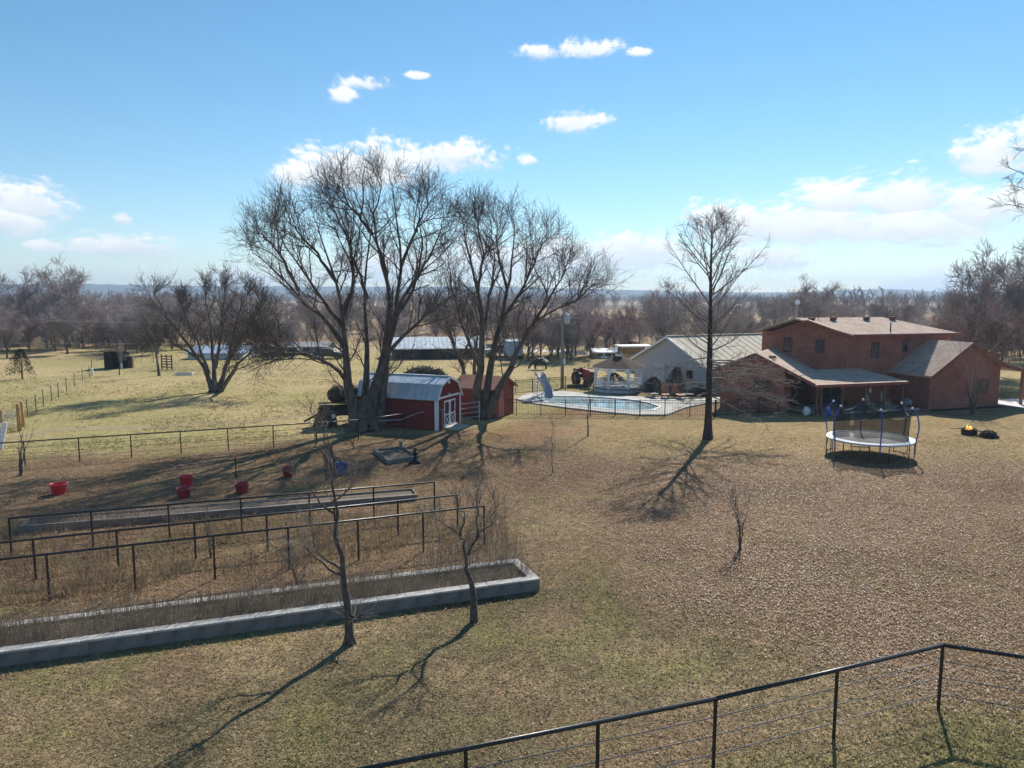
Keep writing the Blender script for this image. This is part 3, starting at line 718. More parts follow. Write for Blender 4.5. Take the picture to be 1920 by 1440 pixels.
sapling('bare low bush with dead stems beside the first trellis rail', 560, 1098, 1010, 48, 6, .6, .018, nch=8, ln_=.45, name='shrub', cat='shrub')
sapling('crooked small tree leaning over the black field shed', 223, 703, 640, 49, 2, 1.2, .10, nch=10, ln_=1.6, mt=bark, mc=twig_far)
sapling('single bare tree with pale boughs in front of the wooden corral gate', 299, 705, 560, 50, 2, 1.6, .2, nch=16, ln_=2.4, mt=bark, mc=twig_far)

# woods: a few bare-tree shapes, each copied many times, every copy a tree of its own
def proto(seed, h, wide, nl, q, mt, mc):
    tb = TB(seed); r = tb.r
    top = Vector((r.uniform(-.4, .4), r.uniform(-.4, .4), h * .55))
    limb(tb, [Vector((0, 0, -.15)), Vector((r.uniform(-.15, .15), r.uniform(-.15, .15), h * .2)), top, top + Vector((r.uniform(-.6, .6), r.uniform(-.6, .6), h * .42))], .022 * h, .012, q, 9, sides=6)
    for i in range(nl):
        a = i * 2.4 + r.uniform(-.4, .4); z = h * r.uniform(.08, .36); s = wide * r.uniform(.7, 1.1)
        limb(tb, [Vector((0, 0, z)), Vector((math.cos(a) * s * .45, math.sin(a) * s * .45, z + h * .22)), Vector((math.cos(a) * s, math.sin(a) * s, min(h * .97, z + h * r.uniform(.38, .55))))], .012 * h, .012, q, 7, sides=5)
    return tb.mesh('trunk', mt), tb.mesh('crown', mc), tb
Q_FAR = dict(n=[10, 9, 4], len=[2.0, 1.15, .6], seg=[4, 3, 2], ang=[(25, 55), (25, 60), (25, 60)], up=[.18, .15, .15], trop=[.04, .05, .05], wob=[.14, .18, .2],
             rr=[.6, .6, .6], rmax=[.05, .03, .02], rmin=.0165, t0=[.25, .12, .1])
PROTO = [proto(100 + i, 9.5 + (i % 3), 3.0 + .5 * (i % 2), 8, Q_FAR, bark_far, twig_red if i in (2, 5) else twig_far)[:2] for i in range(6)]
nt_ = 0
TREES = []
def wood_tree(x, y, h, label, group, pi=None, name='bare_tree'):
    global nt_
    i = random.randrange(6) if pi is None else pi; t = thing(name, label, 'tree', (x, y, 0), random.uniform(0, 6.28), group)
    s = .80 * h / (9.5 + (i % 3)); t.scale = (s * random.uniform(.9, 1.15), s * random.uniform(.9, 1.15), s)
    put('trunk', PROTO[i][0], t); put('crown', PROTO[i][1], t); nt_ += 1; TREES.append((x, y))
    return t
LBL = dict(a=('bare tree of the wood along the far edge of the pasture', 'trees of the wood edging the pasture'),
           b=('bare tree standing behind the long low barn with a pale metal roof', 'trees behind the long low barn'),
           c=('bare tree in the row of trunks between the cow and the gravel road', 'trees in the row by the gravel road'),
           d=('bare tree between the cream-roofed barn and the tan far field', 'trees behind the cream-roofed barn'),
           e=('bare tree of the wood rising behind the brick house', 'trees of the wood behind the brick house'))
def plant(key, n, fx, hgt, md=2.2, pi=None):
    k = 0; tries = 0
    while k < n and tries < n * 30:
        tries += 1; p = fx()
        if any((p[0] - a) ** 2 + (p[1] - b) ** 2 < md * md for a, b in TREES[-160:]): continue
        j = random.randrange(6) if pi is None else pi; hh = random.uniform(*hgt); tone = 'reddish' if j in (2, 5) else 'grey'; size = 'tall' if hh > sum(hgt) / 2 else 'short'
        wood_tree(p[0], p[1], hh, size + ' ' + tone + ' ' + LBL[key][0], size + ' ' + tone + ' ' + LBL[key][1], pi=j); k += 1
U = random.uniform
def onpx(u, y): return (u - 960) / 1372 * y, y
plant('a', 48, lambda: onpx(U(-60, 300), U(112, 150)), (7, 10.5), 3)
plant('a', 40, lambda: onpx(U(-60, 560), U(150, 215)), (8, 12), 4)
plant('a', 16, lambda: onpx(U(270, 560), U(118, 140)), (6.5, 10), 3)
plant('b', 34, lambda: onpx(U(560, 980), U(128, 200)), (7, 11), 4)
plant('c', 13, lambda: onpx(U(985, 1080), U(98, 116)), (7, 9.5), 1.5)
plant('c', 12, lambda: onpx(U(1075, 1180), U(106, 128)), (7, 9.5), 2.2, pi=2)
plant('d', 16, lambda: onpx(U(1190, 1440), U(118, 150)), (6.5, 9.5), 4)
plant('e', 34, lambda: onpx(U(1440, 1990), U(150, 230)), (8, 11), 5)
plant('e', 26, lambda: onpx(U(1760, 2010), U(92, 140)), (7.5, 10.5), 3)
plant('d', 14, lambda: onpx(U(1180, 1460), U(210, 260)), (8, 11), 5)
wood_tree(*onpx(133, 128), 18, 'tallest pale tree topping the wood at the pasture edge', None, 4)
wood_tree(*onpx(60, 135), 17, 'tall bare tree beside the tallest one above the pasture wood', None, 1)
wood_tree(*onpx(1245, 112), 13.5, 'bare tree standing taller than its neighbours behind the cream-roofed barn', None, 0)
wood_tree(*onpx(1508, 132), 15, 'round-headed bare tree rising alone behind the roof of the brick house', None, 3)
wood_tree(*onpx(1835, 84), 18, 'large bare tree spreading above the right end of the brick house', None, 1)
wood_tree(*onpx(1925, 80), 17, 'second large bare tree beyond the porch end of the brick house', None, 4)
wood_tree(*onpx(15, 106), 8.0, 'low spreading tree at the near corner of the pasture wood', None, 3)
# oak still holding its rusty leaves
def rusty_oak():
    me_t, me_c, tb = proto(77, 8.5, 3.2, 8, dict(Q_FAR, rmin=.011), bark, twig_red); b = Vector((*onpx(1838, 72), 0))
    t = thing('oak_tree', 'oak still holding rusty brown leaves behind the right end of the brick house', 'tree', b)
    put('trunk', me_t, t); put('crown', me_c, t)
    kind(put('clinging_leaves', leaf_cloud(tb, 4200, lambda p: p.z > 1.5 and p.z < 6.9, .085, (.24, .105, .065), (.13, .065, .05), 9), t), 'stuff')
rusty_oak()
# tree just outside the right of the view, its branch tips reaching in
def edge_tree():
    b = Vector((25.5, 31.5, 0)); tb = TB(61)
    q = dict(Q_MAPLE, n=[8, 6, 4], len=[1.8, .9, .4], rmin=.006)
    limb(tb, [Vector((0, 0, -.1)), Vector((.1, 0, 3)), Vector((0, .2, 7)), Vector((.3, 0, 12)), Vector((.2, .1, 16))], .28, .02, q, 14)
    for u, v, dz in ((1882, 312, -2.5), (1890, 382, -2.2), (1900, 275, -2.0), (1895, 345, -2.4)):
        e = PD(u, v, b.y - .5) - b
        limb(tb, [Vector((0.1, 0, e.z + dz)), Vector((e.x * .45, -.3, e.z + dz * .35)), e], .09, .012, dict(q, n=[6, 4, 3], t0=[.5, .3, .1], len=[.9, .5, .25], up=[0, .05, .05], trop=[0, 0, .02]), 10)
    for i in range(7):
        a = i * .9 - 1.2; z = 3.5 + i * 1.3
        limb(tb, [Vector((0, 0, z)), Vector((math.cos(a) * 1.6, math.sin(a) * 1.6, z + 1.6)), Vector((math.cos(a) * 3.2, math.sin(a) * 3.2, z + 4))], .1, .015, q, 9)
    finish_tree(tb, 'oak_tree', 'bare tree whose branch tips reach across the sky above the brick house', b)
edge_tree()
# small cedar in the pasture, evergreen clumps
def cedar(label, u, v, vt, w, seed, c1=(.085, .062, .034), c2=(.045, .04, .022)):
    b = G(u, v); h = hz(u, v, vt); r = random.Random(seed); V = []; C = []; t = thing('cedar_tree', label, 'tree', b)
    M().tube([(0, 0, -.1), (.05, 0, h * .4), (0, .05, h * .9)], [.09, .07, .02], 6).build('trunk', bark, t)
    for i in range(2200):
        f = r.random() ** .8; a = r.uniform(0, 6.28); rad = w * (1 - f) ** .7 * r.uniform(.3, 1) * (1 + .3 * math.sin(a * 3 + seed)) + .05
        p = Vector((math.cos(a) * rad, math.sin(a) * rad, h * (.22 + .78 * f) - rad * .2)); d = Vector((math.cos(a) * .7 + r.gauss(0, .3), math.sin(a) * .7 + r.gauss(0, .3), .4 + r.gauss(0, .3))).normalized()
        n = d.orthogonal().normalized(); s = r.uniform(.08, .2); V += [p, p + d * s * .5 + n * s * .22, p + d * s, p + d * s * .5 - n * s * .22]
        k = r.random(); C += [[c1[j] * k + c2[j] * (1 - k) for j in range(3)]] * 4
    put('crown', np_mesh('crown', np.array([tuple(q) for q in V]), np.arange(len(V)).reshape(-1, 4), MATS['dry_leaf'], np.array(C)), t)
cedar('small ragged brown-green cedar in the pasture near the wood', 42, 711, 655, 1.5, 3)
cedar('dark upright evergreen beside the cream-roofed barn gable', 1268, 742, 690, 1.1, 5, (.12, .085, .045), (.05, .045, .03))
cedar('broad dark evergreen by the tan fence beyond the barn', 1185, 662, 640, 2.5, 6, (.04, .045, .025), (.02, .024, .015))
cedar('low dark juniper spreading beside the gazebo', 1225, 742, 708, 1.5, 7, (.045, .04, .03), (.02, .02, .016))
cedar('dark evergreen thicket just behind the gazebo', 1150, 726, 700, 2.4, 11, (.05, .048, .03), (.022, .024, .016))
cedar('second low juniper under the barn gable', 1310, 746, 724, 1.2, 8, (.045, .04, .03), (.02, .02, .016))

# the far woods that read as one mass
def far_wood():
    V0, F0 = [], []
    for i in range(3):
        tb = TB(200 + i); q = dict(Q_FAR, n=[4, 3], len=[2.6, 1.4], seg=[1, 1], rmin=.06, rmax=[.085, .07], rr=[.8, .8])
        limb(tb, [Vector((0, 0, -.2)), Vector((0, 0, 4)), Vector((.3, .2, 9.5))], .2, .05, q, 4, sides=4)
        for k in range(5):
            a = k * 1.3; limb(tb, [Vector((0, 0, 1.5 + k * .5)), Vector((math.cos(a) * 1.6, math.sin(a) * 1.6, 5)), Vector((math.cos(a) * 2.9, math.sin(a) * 2.9, 8.3))], .1, .05, q, 4, part='crown', sides=3)
        a = tb.arrays('trunk'); c = tb.arrays('crown'); V0.append(np.r_[a[0], c[0]]); F0.append(np.r_[a[1], c[1] + len(a[0])])
    Vs, Fs, k = [], [], 0
    for i in range(620):
        y = 225 + 700 * random.random() ** 1.5; u = U(-160, 2080); x = (u - 960) / 1372 * y
        if 1120 < u < 1480 and y < 330: continue
        j = i % 3; s = U(.8, 1.2); a = U(0, 6.28); ca, sa = math.cos(a) * s, math.sin(a) * s; v = V0[j]
        Vs.append(np.c_[v[:, 0] * ca - v[:, 1] * sa + x, v[:, 0] * sa + v[:, 1] * ca + y, v[:, 2] * s]); Fs.append(F0[j] + k); k += len(v)
    o = kind(put('far_wood', np_mesh('far_wood', np.concatenate(Vs), np.concatenate(Fs), mat('far_wood_twig', (.36, .305, .30), (.24, .2, .2), .08, 1.0))), 'stuff')
    tag(o, 'far-off bare woods stretching below the hills', 'woods')
far_wood()
def undergrowth():
    tb = TB(300); r = tb.r
    def clump(x, y, h, w):
        for i in range(34):
            a = r.uniform(0, 6.28); q = Vector((x + r.gauss(0, w * .4), y + r.gauss(0, w * .4), 0)); e = q + Vector((math.cos(a) * w * r.uniform(.2, .8), math.sin(a) * w * r.uniform(.2, .8), h * r.uniform(.5, 1.05)))
            tb.add('s', [q, q.lerp(e, .5) + UP * .2, e], [.022, .02, .014], 3)
            for k in range(3):
                p = q.lerp(e, r.uniform(.4, .95)); d = Vector((r.gauss(0, .5), r.gauss(0, .5), r.uniform(.1, .8))); tb.add('t', [p, p + d], [.015, .012], 3)
    for key, n, u0, u1, y0, y1, h in ((0, 190, -80, 290, 118, 165, 3.4), (1, 130, 270, 560, 136, 190, 3.4), (2, 150, 560, 990, 138, 205, 3.0), (3, 40, 1080, 1190, 118, 140, 2.2), (4, 70, 1190, 1470, 130, 175, 3.0), (5, 130, 1460, 2000, 150, 220, 4.2), (6, 70, 1770, 2020, 95, 140, 3.2)):
        for i in range(int(n * .45)): y = U(y0, y1); x = onpx(U(u0, u1), y)[0]; clump(x, y, h * U(.6, 1.15), U(1.2, 2.6))
    V1, F1_ = tb.arrays('s'); V2, F2_ = tb.arrays('t')
    o = kind(put('undergrowth', np_mesh('undergrowth', np.r_[V1, V2], np.r_[F1_, F2_ + len(V1)], mat('undergrowth_twig', (.46, .38, .36), (.29, .235, .225), .15, .95))), 'stuff')
    tag(o, 'tangled bare undergrowth filling the woods beyond the pasture', 'undergrowth')
undergrowth()

# ------------------------------------------------------------------ brick house (two wings bent at about 45 degrees round a two-storey block)
S = H / 7.7
UP = Vector((0, 0, 1))
class Frame:
    """a local frame on the ground: a along the front, b toward the back"""
    def __init__(s, o, deg): s.o = Vector(o); s.rz = R(deg); s.U = Vector((math.cos(s.rz), math.sin(s.rz), 0)); s.V = Vector((-math.sin(s.rz), math.cos(s.rz), 0))
    def w(s, a, b, z=0): return s.o + s.U * a + s.V * b + UP * z
    def inv(s, p): d = Vector(p) - s.o; return d.dot(s.U), d.dot(s.V)

def slab(m, poly, th=.16):
    """roof or floor sheet: polygon given counter-clockwise from above, thickness downward"""
    return m.prism([Vector(p) - UP * th for p in poly], UP * th)

def window(parent, frame, a, z, w, h, b, fm, gm, rows=2, cols=1, depth=.10):
    """sash window in a wall whose outer face lies at b"""
    m = M(); t = .07
    for c, d in (((a - w / 2, b, z + h / 2), (t, depth, h + 2 * t)), ((a + w / 2, b, z + h / 2), (t, depth, h + 2 * t)), ((a, b, z + h + t / 2), (w - t, depth * .9, t)), ((a, b, z - t / 2), (w - t, depth * 1.4, t))): m.box(c, d)
    o = m.build('window', fm, parent)
    pw, ph = (w - t) / cols, h / rows
    me = M().box((0, 0, 0), (pw - .045, .03, ph - .045)).mesh('pane', gm)
    for i in range(cols):
        for j in range(rows): put('pane', me, o, (a - (w - t) / 2 + pw * (i + .5), b - .012, z + ph * (j + .5)))
    mm = M()
    for j in range(1, rows): mm.box((a, b - .02, z + ph * j), (w - t, .05, .05))
    for i in range(1, cols): mm.box((a - (w - t) / 2 + pw * i, b - .021, z + h / 2), (.045, .05, h))
    if mm.v: mm.build('muntin', fm, o)
    return o

def house():
    O = Vector((19.85 * S, 47.4 * S, 0))
    F1, F2 = Frame(O, -29), Frame(O, 16)
    t = thing('brick_house', 'two-storey red brick house with tan shingle roofs and a long porch', 'house', O, 0)
    # everything in two rotated sub-frames so that the courses follow the walls
    def part(name, m, material, F): return put(name, m.mesh(name, material), t, (0, 0, 0), F.rz)
    s = S
    # --- left wing (frame 1): asymmetric gable, open porch end at its right
    ar, al, ap = 0, -6.6 * s, -3.95 * s; ze, zl, za = 2.0 * s, 2.78 * s, 3.94 * s; k1 = (za - ze) / (ar - ap); k2 = (za - zl) / (ap - al)
    aw0, aw1, dep = -6.3 * s, -2.1 * s, 8.6 * s; b0 = .35
    m = M(); zt = lambda a: za - .14 - (k1 * (a - ap) if a > ap else k2 * (ap - a))
    m.prism([(aw0, b0, 0), (aw1, b0, 0), (aw1, b0, zt(aw1)), (ap, b0, zt(ap)), (aw0, b0, zt(aw0))], (0, .22, 0))
    m.box((aw0 + .11, b0 + .22 + (dep - b0) / 2, zt(aw0) / 2), (.22, dep - b0, zt(aw0) - .02)); m.box((aw1 - .11, b0 + .22 + 3, zt(aw1) / 2), (.22, 6, zt(aw1) - .02))
    part('wall', m, brick, F1)
    m = M(); slab(m, [(ap, -.1, za), (ar + .25, -.1, ze - k1 * .25), (ar + .25, dep, ze - k1 * .25), (ap, dep, za)]); slab(m, [(al, -.1, zl), (ap - .004, -.1, za - .002), (ap - .004, dep, za - .002), (al, dep, zl)])
    rf = part('roof', m, shingle, F1)
    m = M(); m.bar((ap, -.13, za - .12), (ar + .28, -.13, ze - k1 * .28 - .12), .05, .24); m.bar((ap - .02, -.13, za - .12), (al - .02, -.13, zl - .12), .05, .24)
    put('fascia', m.mesh('fascia', trim_red), rf)
    m = M().box((ap + 1.0, 1.4, za - k1 * 1.0 + .12), (.5, .32, .2)); put('roof_vent', m.mesh('roof_vent', porch_wood), rf)
    wl = put('window_wall', None, t, (0, 0, 0), F1.rz) if False else None
    h1 = put('wing_window', None, None) if False else None
    def win(F, a, z, w, h, b, rows, cols):
        o = window(t, F, a, z, w, h, b, mat('dark_frame', (.12, .09, .085), None, 3, .6), glass, rows, cols); o.rotation_euler = (0, 0, F.rz); return o
    win(F1, -3.6 * s, 1.05 * s, 1.15 * s, .95 * s, b0, 2, 2)
    # --- two-storey block
    zE, zR = 5.03 * s, 6.02 * s
    Pc = F2.w(5.2 * s, 3.5 * s); a1c, b1c = F1.inv(Pc); L = 5.1 * s; La = 2.75 * s   # crease corner in frame 1
    m = M(); m.prism([(a1c - L, b1c, 0), (a1c, b1c, 0), (a1c, b1c, zE - .1), (a1c - La, b1c, zR - .2), (a1c - L, b1c, zE + .05)], (0, 3.5 * s, 0)); part('wall', m, brick, F1)
    bw = b1c
    m = M(); kk = (zR - zE) / La
    slab(m, [(a1c - La, bw - .45, zR), (a1c + .2, bw - .45, zE - kk * .2), (a1c + .2, bw + 3.9 * s, zE - kk * .2), (a1c - La, bw + 3.9 * s, zR)], .14)
    k3 = (zR - zE - .1) / (L - La); slab(m, [(a1c - L - .45, bw - .45, zE + .1 - k3 * .45), (a1c - La - .004, bw - .45, zR - .003), (a1c - La - .004, bw + 3.4 * s, zR - .003), (a1c - L - .45, bw + 3.4 * s, zE + .1 - k3 * .45)], .14)
    rf = part('roof', m, shingle, F1)
    m = M(); m.bar((a1c - La, bw - .47, zR - .1), (a1c + .2, bw - .47, zE - kk * .2 - .1), .05, .24); m.bar((a1c - La - .02, bw - .47, zR - .1), (a1c - L - .45, bw - .47, zE + .1 - k3 * .45 - .1), .05, .24); put('fascia', m.mesh('fascia', trim_red), rf)
    win(F1, a1c - L + 1.05 * s, 3.72 * s, .55 * s, .98 * s, bw, 2, 1); win(F1, a1c - L + 3.25 * s, 3.65 * s, .6 * s, .95 * s, bw, 2, 1)
    m = M(); m.prism([(5.2 * s, 3.5 * s, 0), (14.2 * s, 3.5 * s, 0), (14.2 * s, 10.5 * s, 0), (3 * s, 10.5 * s, 0), (3 * s, 7.4 * s, 0)], (0, 0, zE - .05)); part('wall', m, brick, F2)
    m = M(); th = .14
    A, B, C, D = (5.25 * s, 3.05 * s, zE - .02), (14.7 * s, 3.05 * s, zE - .02), (11.2 * s, 7 * s, zR + .12), (3.3 * s, 7 * s, zR + .12)
    slab(m, [A, B, C, D], th); Ee, Ff = (14.7 * s, 10.9 * s, zE - .02), (2.4 * s, 10.9 * s, zE - .02)
    slab(m, [B, Ee, C], th); slab(m, [C, Ee, Ff, D], th)
    rf = part('roof', m, shingle, F2)
    m = M(); m.box((9.98 * s, 3.03 * s, zE - .1), (9.5 * s, .05, .24)); m.box((14.72 * s, 6.95 * s, zE - .101), (.05, 7.8 * s, .23)); put('fascia', m.mesh('fascia', trim_red), rf)
    # soffit under the front eave
    vm = M().box((0, 0, .1), (.42, .34, .2)).box((0, 0, .23), (.5, .42, .06)).mesh('roof_vent', porch_wood)
    for a_ in (4.3, 6.2, 9.2, 11.6):
        put('roof_vent', vm, rf, (a_ * s, 6.35 * s, zR + .12 - (7 - 6.35) * s * (zR - zE) / (3.95 * s) - .02))
    M().tube([(8.9 * s, 3.6 * s, zE), (8.9 * s, 3.6 * s, zE + .95)], .05, 8).build('vent_pipe', black, rf)
    M().tube([(5.3 * s, 6.9 * s, zR), (5.35 * s, 6.9 * s, zR + .7), (5.5 * s, 6.9 * s, zR + .75)], .03, 6).build('antenna_mast', black, rf)
    win(F2, 7.55 * s, 3.35 * s, .62 * s, 1.05 * s, 3.5 * s, 2, 1); win(F2, 10.2 * s, 3.75 * s, .36 * s, .8 * s, 3.5 * s, 2, 1)
    # --- porch (frame 2)
    zp, zw = 2.02 * s, 2.6 * s
    m = M(); slab(m, [(-.3, -.25, zp), (7.1 * s, -.25, zp), (6.2 * s, 3.5 * s, zw), (1.0 * s, 3.5 * s, zw)], .14); slab(m, [(7.1 * s, -.25, zp - .002), (8.6 * s, 3.5 * s, zp), (6.2 * s, 3.5 * s, zw - .002)], .14)
    rf = part('porch_roof', m, shingle, F2)
    m = M().box((3.45 * s, -.27, zp - .1), (7.2 * s, .05, .22)); put('fascia', m.mesh('fascia', trim_red), rf)
    pm = M().box((0, 0, zp / 2 - .06), (.14, .14, zp - .12)).box((0, 0, .12), (.2, .2, .24)).mesh('porch_post', porch_wood)
    for a_, b_ in ((.08, .1), (.42, .1), (2.05 * s, .1), (3.85 * s, .1), (5.4 * s, .1), (6.9 * s, .1)): 
        q = F2.w(a_, b_) - O; put('porch_post', pm, t, q, F2.rz)
    slab(M(), [(0, 0, 0)] * 3) if False else None
    m = M(); m.box((4.2 * s, 1.9 * s, .05), (8.4 * s, 3.7 * s, .1)); part('porch_floor', m, conc, F2)
    m = M().box((1.4 * s, 3.46 * s, 1.02 * s), (.95 * s, .08, 2.0 * s)); part('door', m, mat('dark_door', (.035, .022, .02), None, 3, .6), F2)
    m = M().box((4.2 * s, 3.46 * s, 1.05 * s), (1.7 * s, .06, 1.9 * s)); part('sliding_door', m, glass, F2)
    # --- right wing (frame 2)
    a0, a1, ap2 = 9.14 * s, 15.3 * s, 12.2 * s; bb = .1; zA, z0, z1, z2 = 4.57 * s, 2.4 * s, 2.95 * s, 2.42 * s
    kL = (zA - z0) / (ap2 - a0 + .2 * s); zl_ = z0; kR = (zA - z1) / (a1 - ap2)
    m = M(); m.prism([(a0, bb, 0), (a1, bb, 0), (a1, bb, z1 - .16), (ap2, bb, zA - .18), (a0, bb, z0 - .05)], (0, 9 * s, 0)); part('wall', m, brick, F2)
    m = M(); al_ = a0 - .3 * s; zz = zA - kL * (ap2 - al_)
    slab(m, [(al_, bb - .5, zz), (ap2, bb - .5, zA), (ap2, bb + 9 * s, zA), (al_, bb + 9 * s, zz)]); slab(m, [(ap2 + .004, bb - .5, zA - .002), (a1, bb - .5, z1), (a1, bb + 9 * s, z1), (ap2 + .004, bb + 9 * s, zA - .002)])
    slab(m, [(a1 + .003, bb - .5, z1 - .002), (17.9 * s, bb - .5, z2), (17.9 * s, bb + 9 * s, z2), (a1 + .003, bb + 9 * s, z1 - .002)])
    rf = part('roof', m, shingle, F2)
    m = M(); m.bar((ap2, bb - .53, zA - .12), (al_, bb - .53, zz - .12), .05, .26); m.bar((ap2 + .01, bb - .53, zA - .12), (a1, bb - .53, z1 - .12), .05, .26); m.bar((a1 + .01, bb - .53, z1 - .12), (17.9 * s, bb - .53, z2 - .12), .05, .26); put('fascia', m.mesh('fascia', trim_red), rf)
    win(F2, 13.75 * s, 1.0 * s, 1.05 * s, .95 * s, bb, 2, 2)
    sh = M().box((0, 0, 0), (.32 * s, .06, 1.0 * s)).mesh('shutter', mat('dark_shutter', (.03, .025, .028), None, 3, .7))
    pm2 = M().box((0, 0, 1.2 * s), (.18, .18, 2.4 * s)).mesh('porch_post', mat('cedar_post', (.30, .15, .09), (.22, .11, .07), 4, .7, .2))
    for b_ in (.1 * s, 3.0 * s, 6 * s): put('porch_post', pm2, t, F2.w(17.4 * s, b_) - O, F2.rz)
    # low dark planting bed edging along the wing
    return F1, F2, O
F1, F2, HO = house()

def small_things_by_house():
    s = S
    def tank(label, p, h, r, m1, m2, name='propane_tank', cat='gas tank'):
        t = thing(name, label, cat, p)
        M().lathe([(r * .7, 0), (r * .75, .03), (r, .1), (r, h * .72), (r * .85, h * .82), (r * .4, h * .88)], 14).build('body', m1, t, True)
        M().lathe([(r * .55, h * .86), (r * .55, h * 1.05), (r * .5, h * 1.05), (r * .5, h * .86)], 12, close=False).build('collar', m2, t)
        M().lathe([(.03, h * .86), (.03, h), (.06, h), (.06, h * 1.03)], 8).build('valve', galv, t)
    tk = mat('tank_white', (.78, .80, .84), (.66, .68, .72), 4, .45); tb_ = mat('tank_blue', (.06, .12, .42), (.05, .1, .33), 4, .45)
    tank('white propane tank with a collar standing beside the porch corner posts', F2.w(-.75, .2), .62, .2, tk, tk)
    tank('smaller white propane tank next to the porch corner posts', F2.w(-.32, .5), .5, .17, tk, tk)
    tank('blue drum with a white collar at the porch edge behind the trampoline', F2.w(.75, -.35), .62, .22, tb_, tk, 'plastic_drum', 'drum')
    def chair(label, a, b, c, h=1.15):
        p = F2.w(a, b); t = thing('patio_chair', label, 'chair', (p.x, p.y, .1), F2.rz + .15)
        M().box((0, 0, .42), (.52, .5, .09), ch=.02).build('seat', c, t)
        M().prism([(-.26, .2, .46), (.26, .2, .46), (.24, .3, h * .85), (.12, .32, h), (-.12, .32, h), (-.24, .3, h * .85)], (0, .06, 0)).build('backrest', c, t)
        lm = M().box((0, 0, .2), (.05, .05, .4)).mesh('leg', c)
        for i in (-1, 1):
            for j in (-1, 1): put('leg', lm, t, (i * .22, j * .2, 0))
        for i in (-1, 1): M().box((i * .27, 0, .62), (.06, .5, .05)).build('armrest', c, t)
    pale = mat('pale_wicker', (.42, .38, .34), (.33, .3, .27), 20, .8)
    dark = mat('dark_wicker', (.06, .05, .045), None, 20, .8)
    chair('pale high-backed patio chair under the porch beside the right wing', 6.3 * s, 1.0, pale, 1.25)
    chair('second pale patio chair half behind a porch post', 5.2 * s, 1.3, pale, 1.1)
    chair('dark patio chair in the shade of the porch', 3.2 * s, 1.6, dark, 1.05)
    p = F2.w(7.7 * s, .6); t = thing('covered_grill', 'low rounded grill under a grey cover beside the right wing wall', 'grill', p, F2.rz)
    M().lathe([(.40, .35), (.44, .5), (.40, .7), (.25, .82), (.05, .86)], 14).build('cover', mat('grey_cover', (.25, .25, .26), None, 6, .8), t, True)
    for i in range(3): a = i * 2.1; M().tube([(math.cos(a) * .25, math.sin(a) * .25, .36), (math.cos(a) * .34, math.sin(a) * .34, 0)], .02, 6).build('leg', black, t)
    p = F2.w(4.45 * s, .35, 1.55 * s); t = thing('wind_chime', 'slim white wind chime hanging from the porch eave', 'wind chime', p)
    M().tube([(0, 0, 0), (0, 0, .25)], .012, 5).build('cord', white, t); 
    for i in range(5): a = i * 1.257; M().tube([(math.cos(a) * .05, math.sin(a) * .05, -.35 + .04 * i), (math.cos(a) * .05, math.sin(a) * .05, .02)], .016, 6).build('chime', white, t)
    # satellite dish and mast on the back slope
    p = F2.w(6.6 * s, 11.2 * s); t = thing('dish_tower', 'lattice mast with a white satellite dish behind the brick house roof', 'antenna', p)
    hh = PD(1558, 567, p.y).z
    for i in range(3): a = i * 2.094; M().tube([(math.cos(a) * .28, math.sin(a) * .28, 0), (math.cos(a) * .06, math.sin(a) * .06, hh)], .016, 5).build('leg', galv, t)
    for z in np.arange(.6, hh, .6):
        f = .28 - .22 * z / hh; m = M()
        for i in range(3): a, b = i * 2.094, (i + 1) * 2.094; m.tube([(math.cos(a) * f, math.sin(a) * f, z), (math.cos(b) * f, math.sin(b) * f, z)], .009, 4)
        m.build('brace', galv, t)
    d = M().lathe([(.02, 0), (.14, .03), (.25, .09), (.245, .10), (.13, .045), (.01, .02)], 18); o = d.build('dish', white, t, True); o.location = (0, -.15, hh); o.rotation_euler = (R(75), 0, R(-20))
    # porch-side walk is the path; dark mulch bed before the wing
    m = M(); m.add([F2.w(8.9 * s, -.05, .008), F2.w(8.6 * s, -1.0, .008), F2.w(12 * s, -.95, .008), F2.w(15.5 * s, -.7, .008), F2.w(15.3 * s, -.0, .008)], [(0, 1, 2, 3, 4)])
    kind(m.build('mulch_bed', mat('mulch', (.05, .035, .028), (.03, .022, .018), 9, 1, .6)), 'structure')
small_things_by_house()

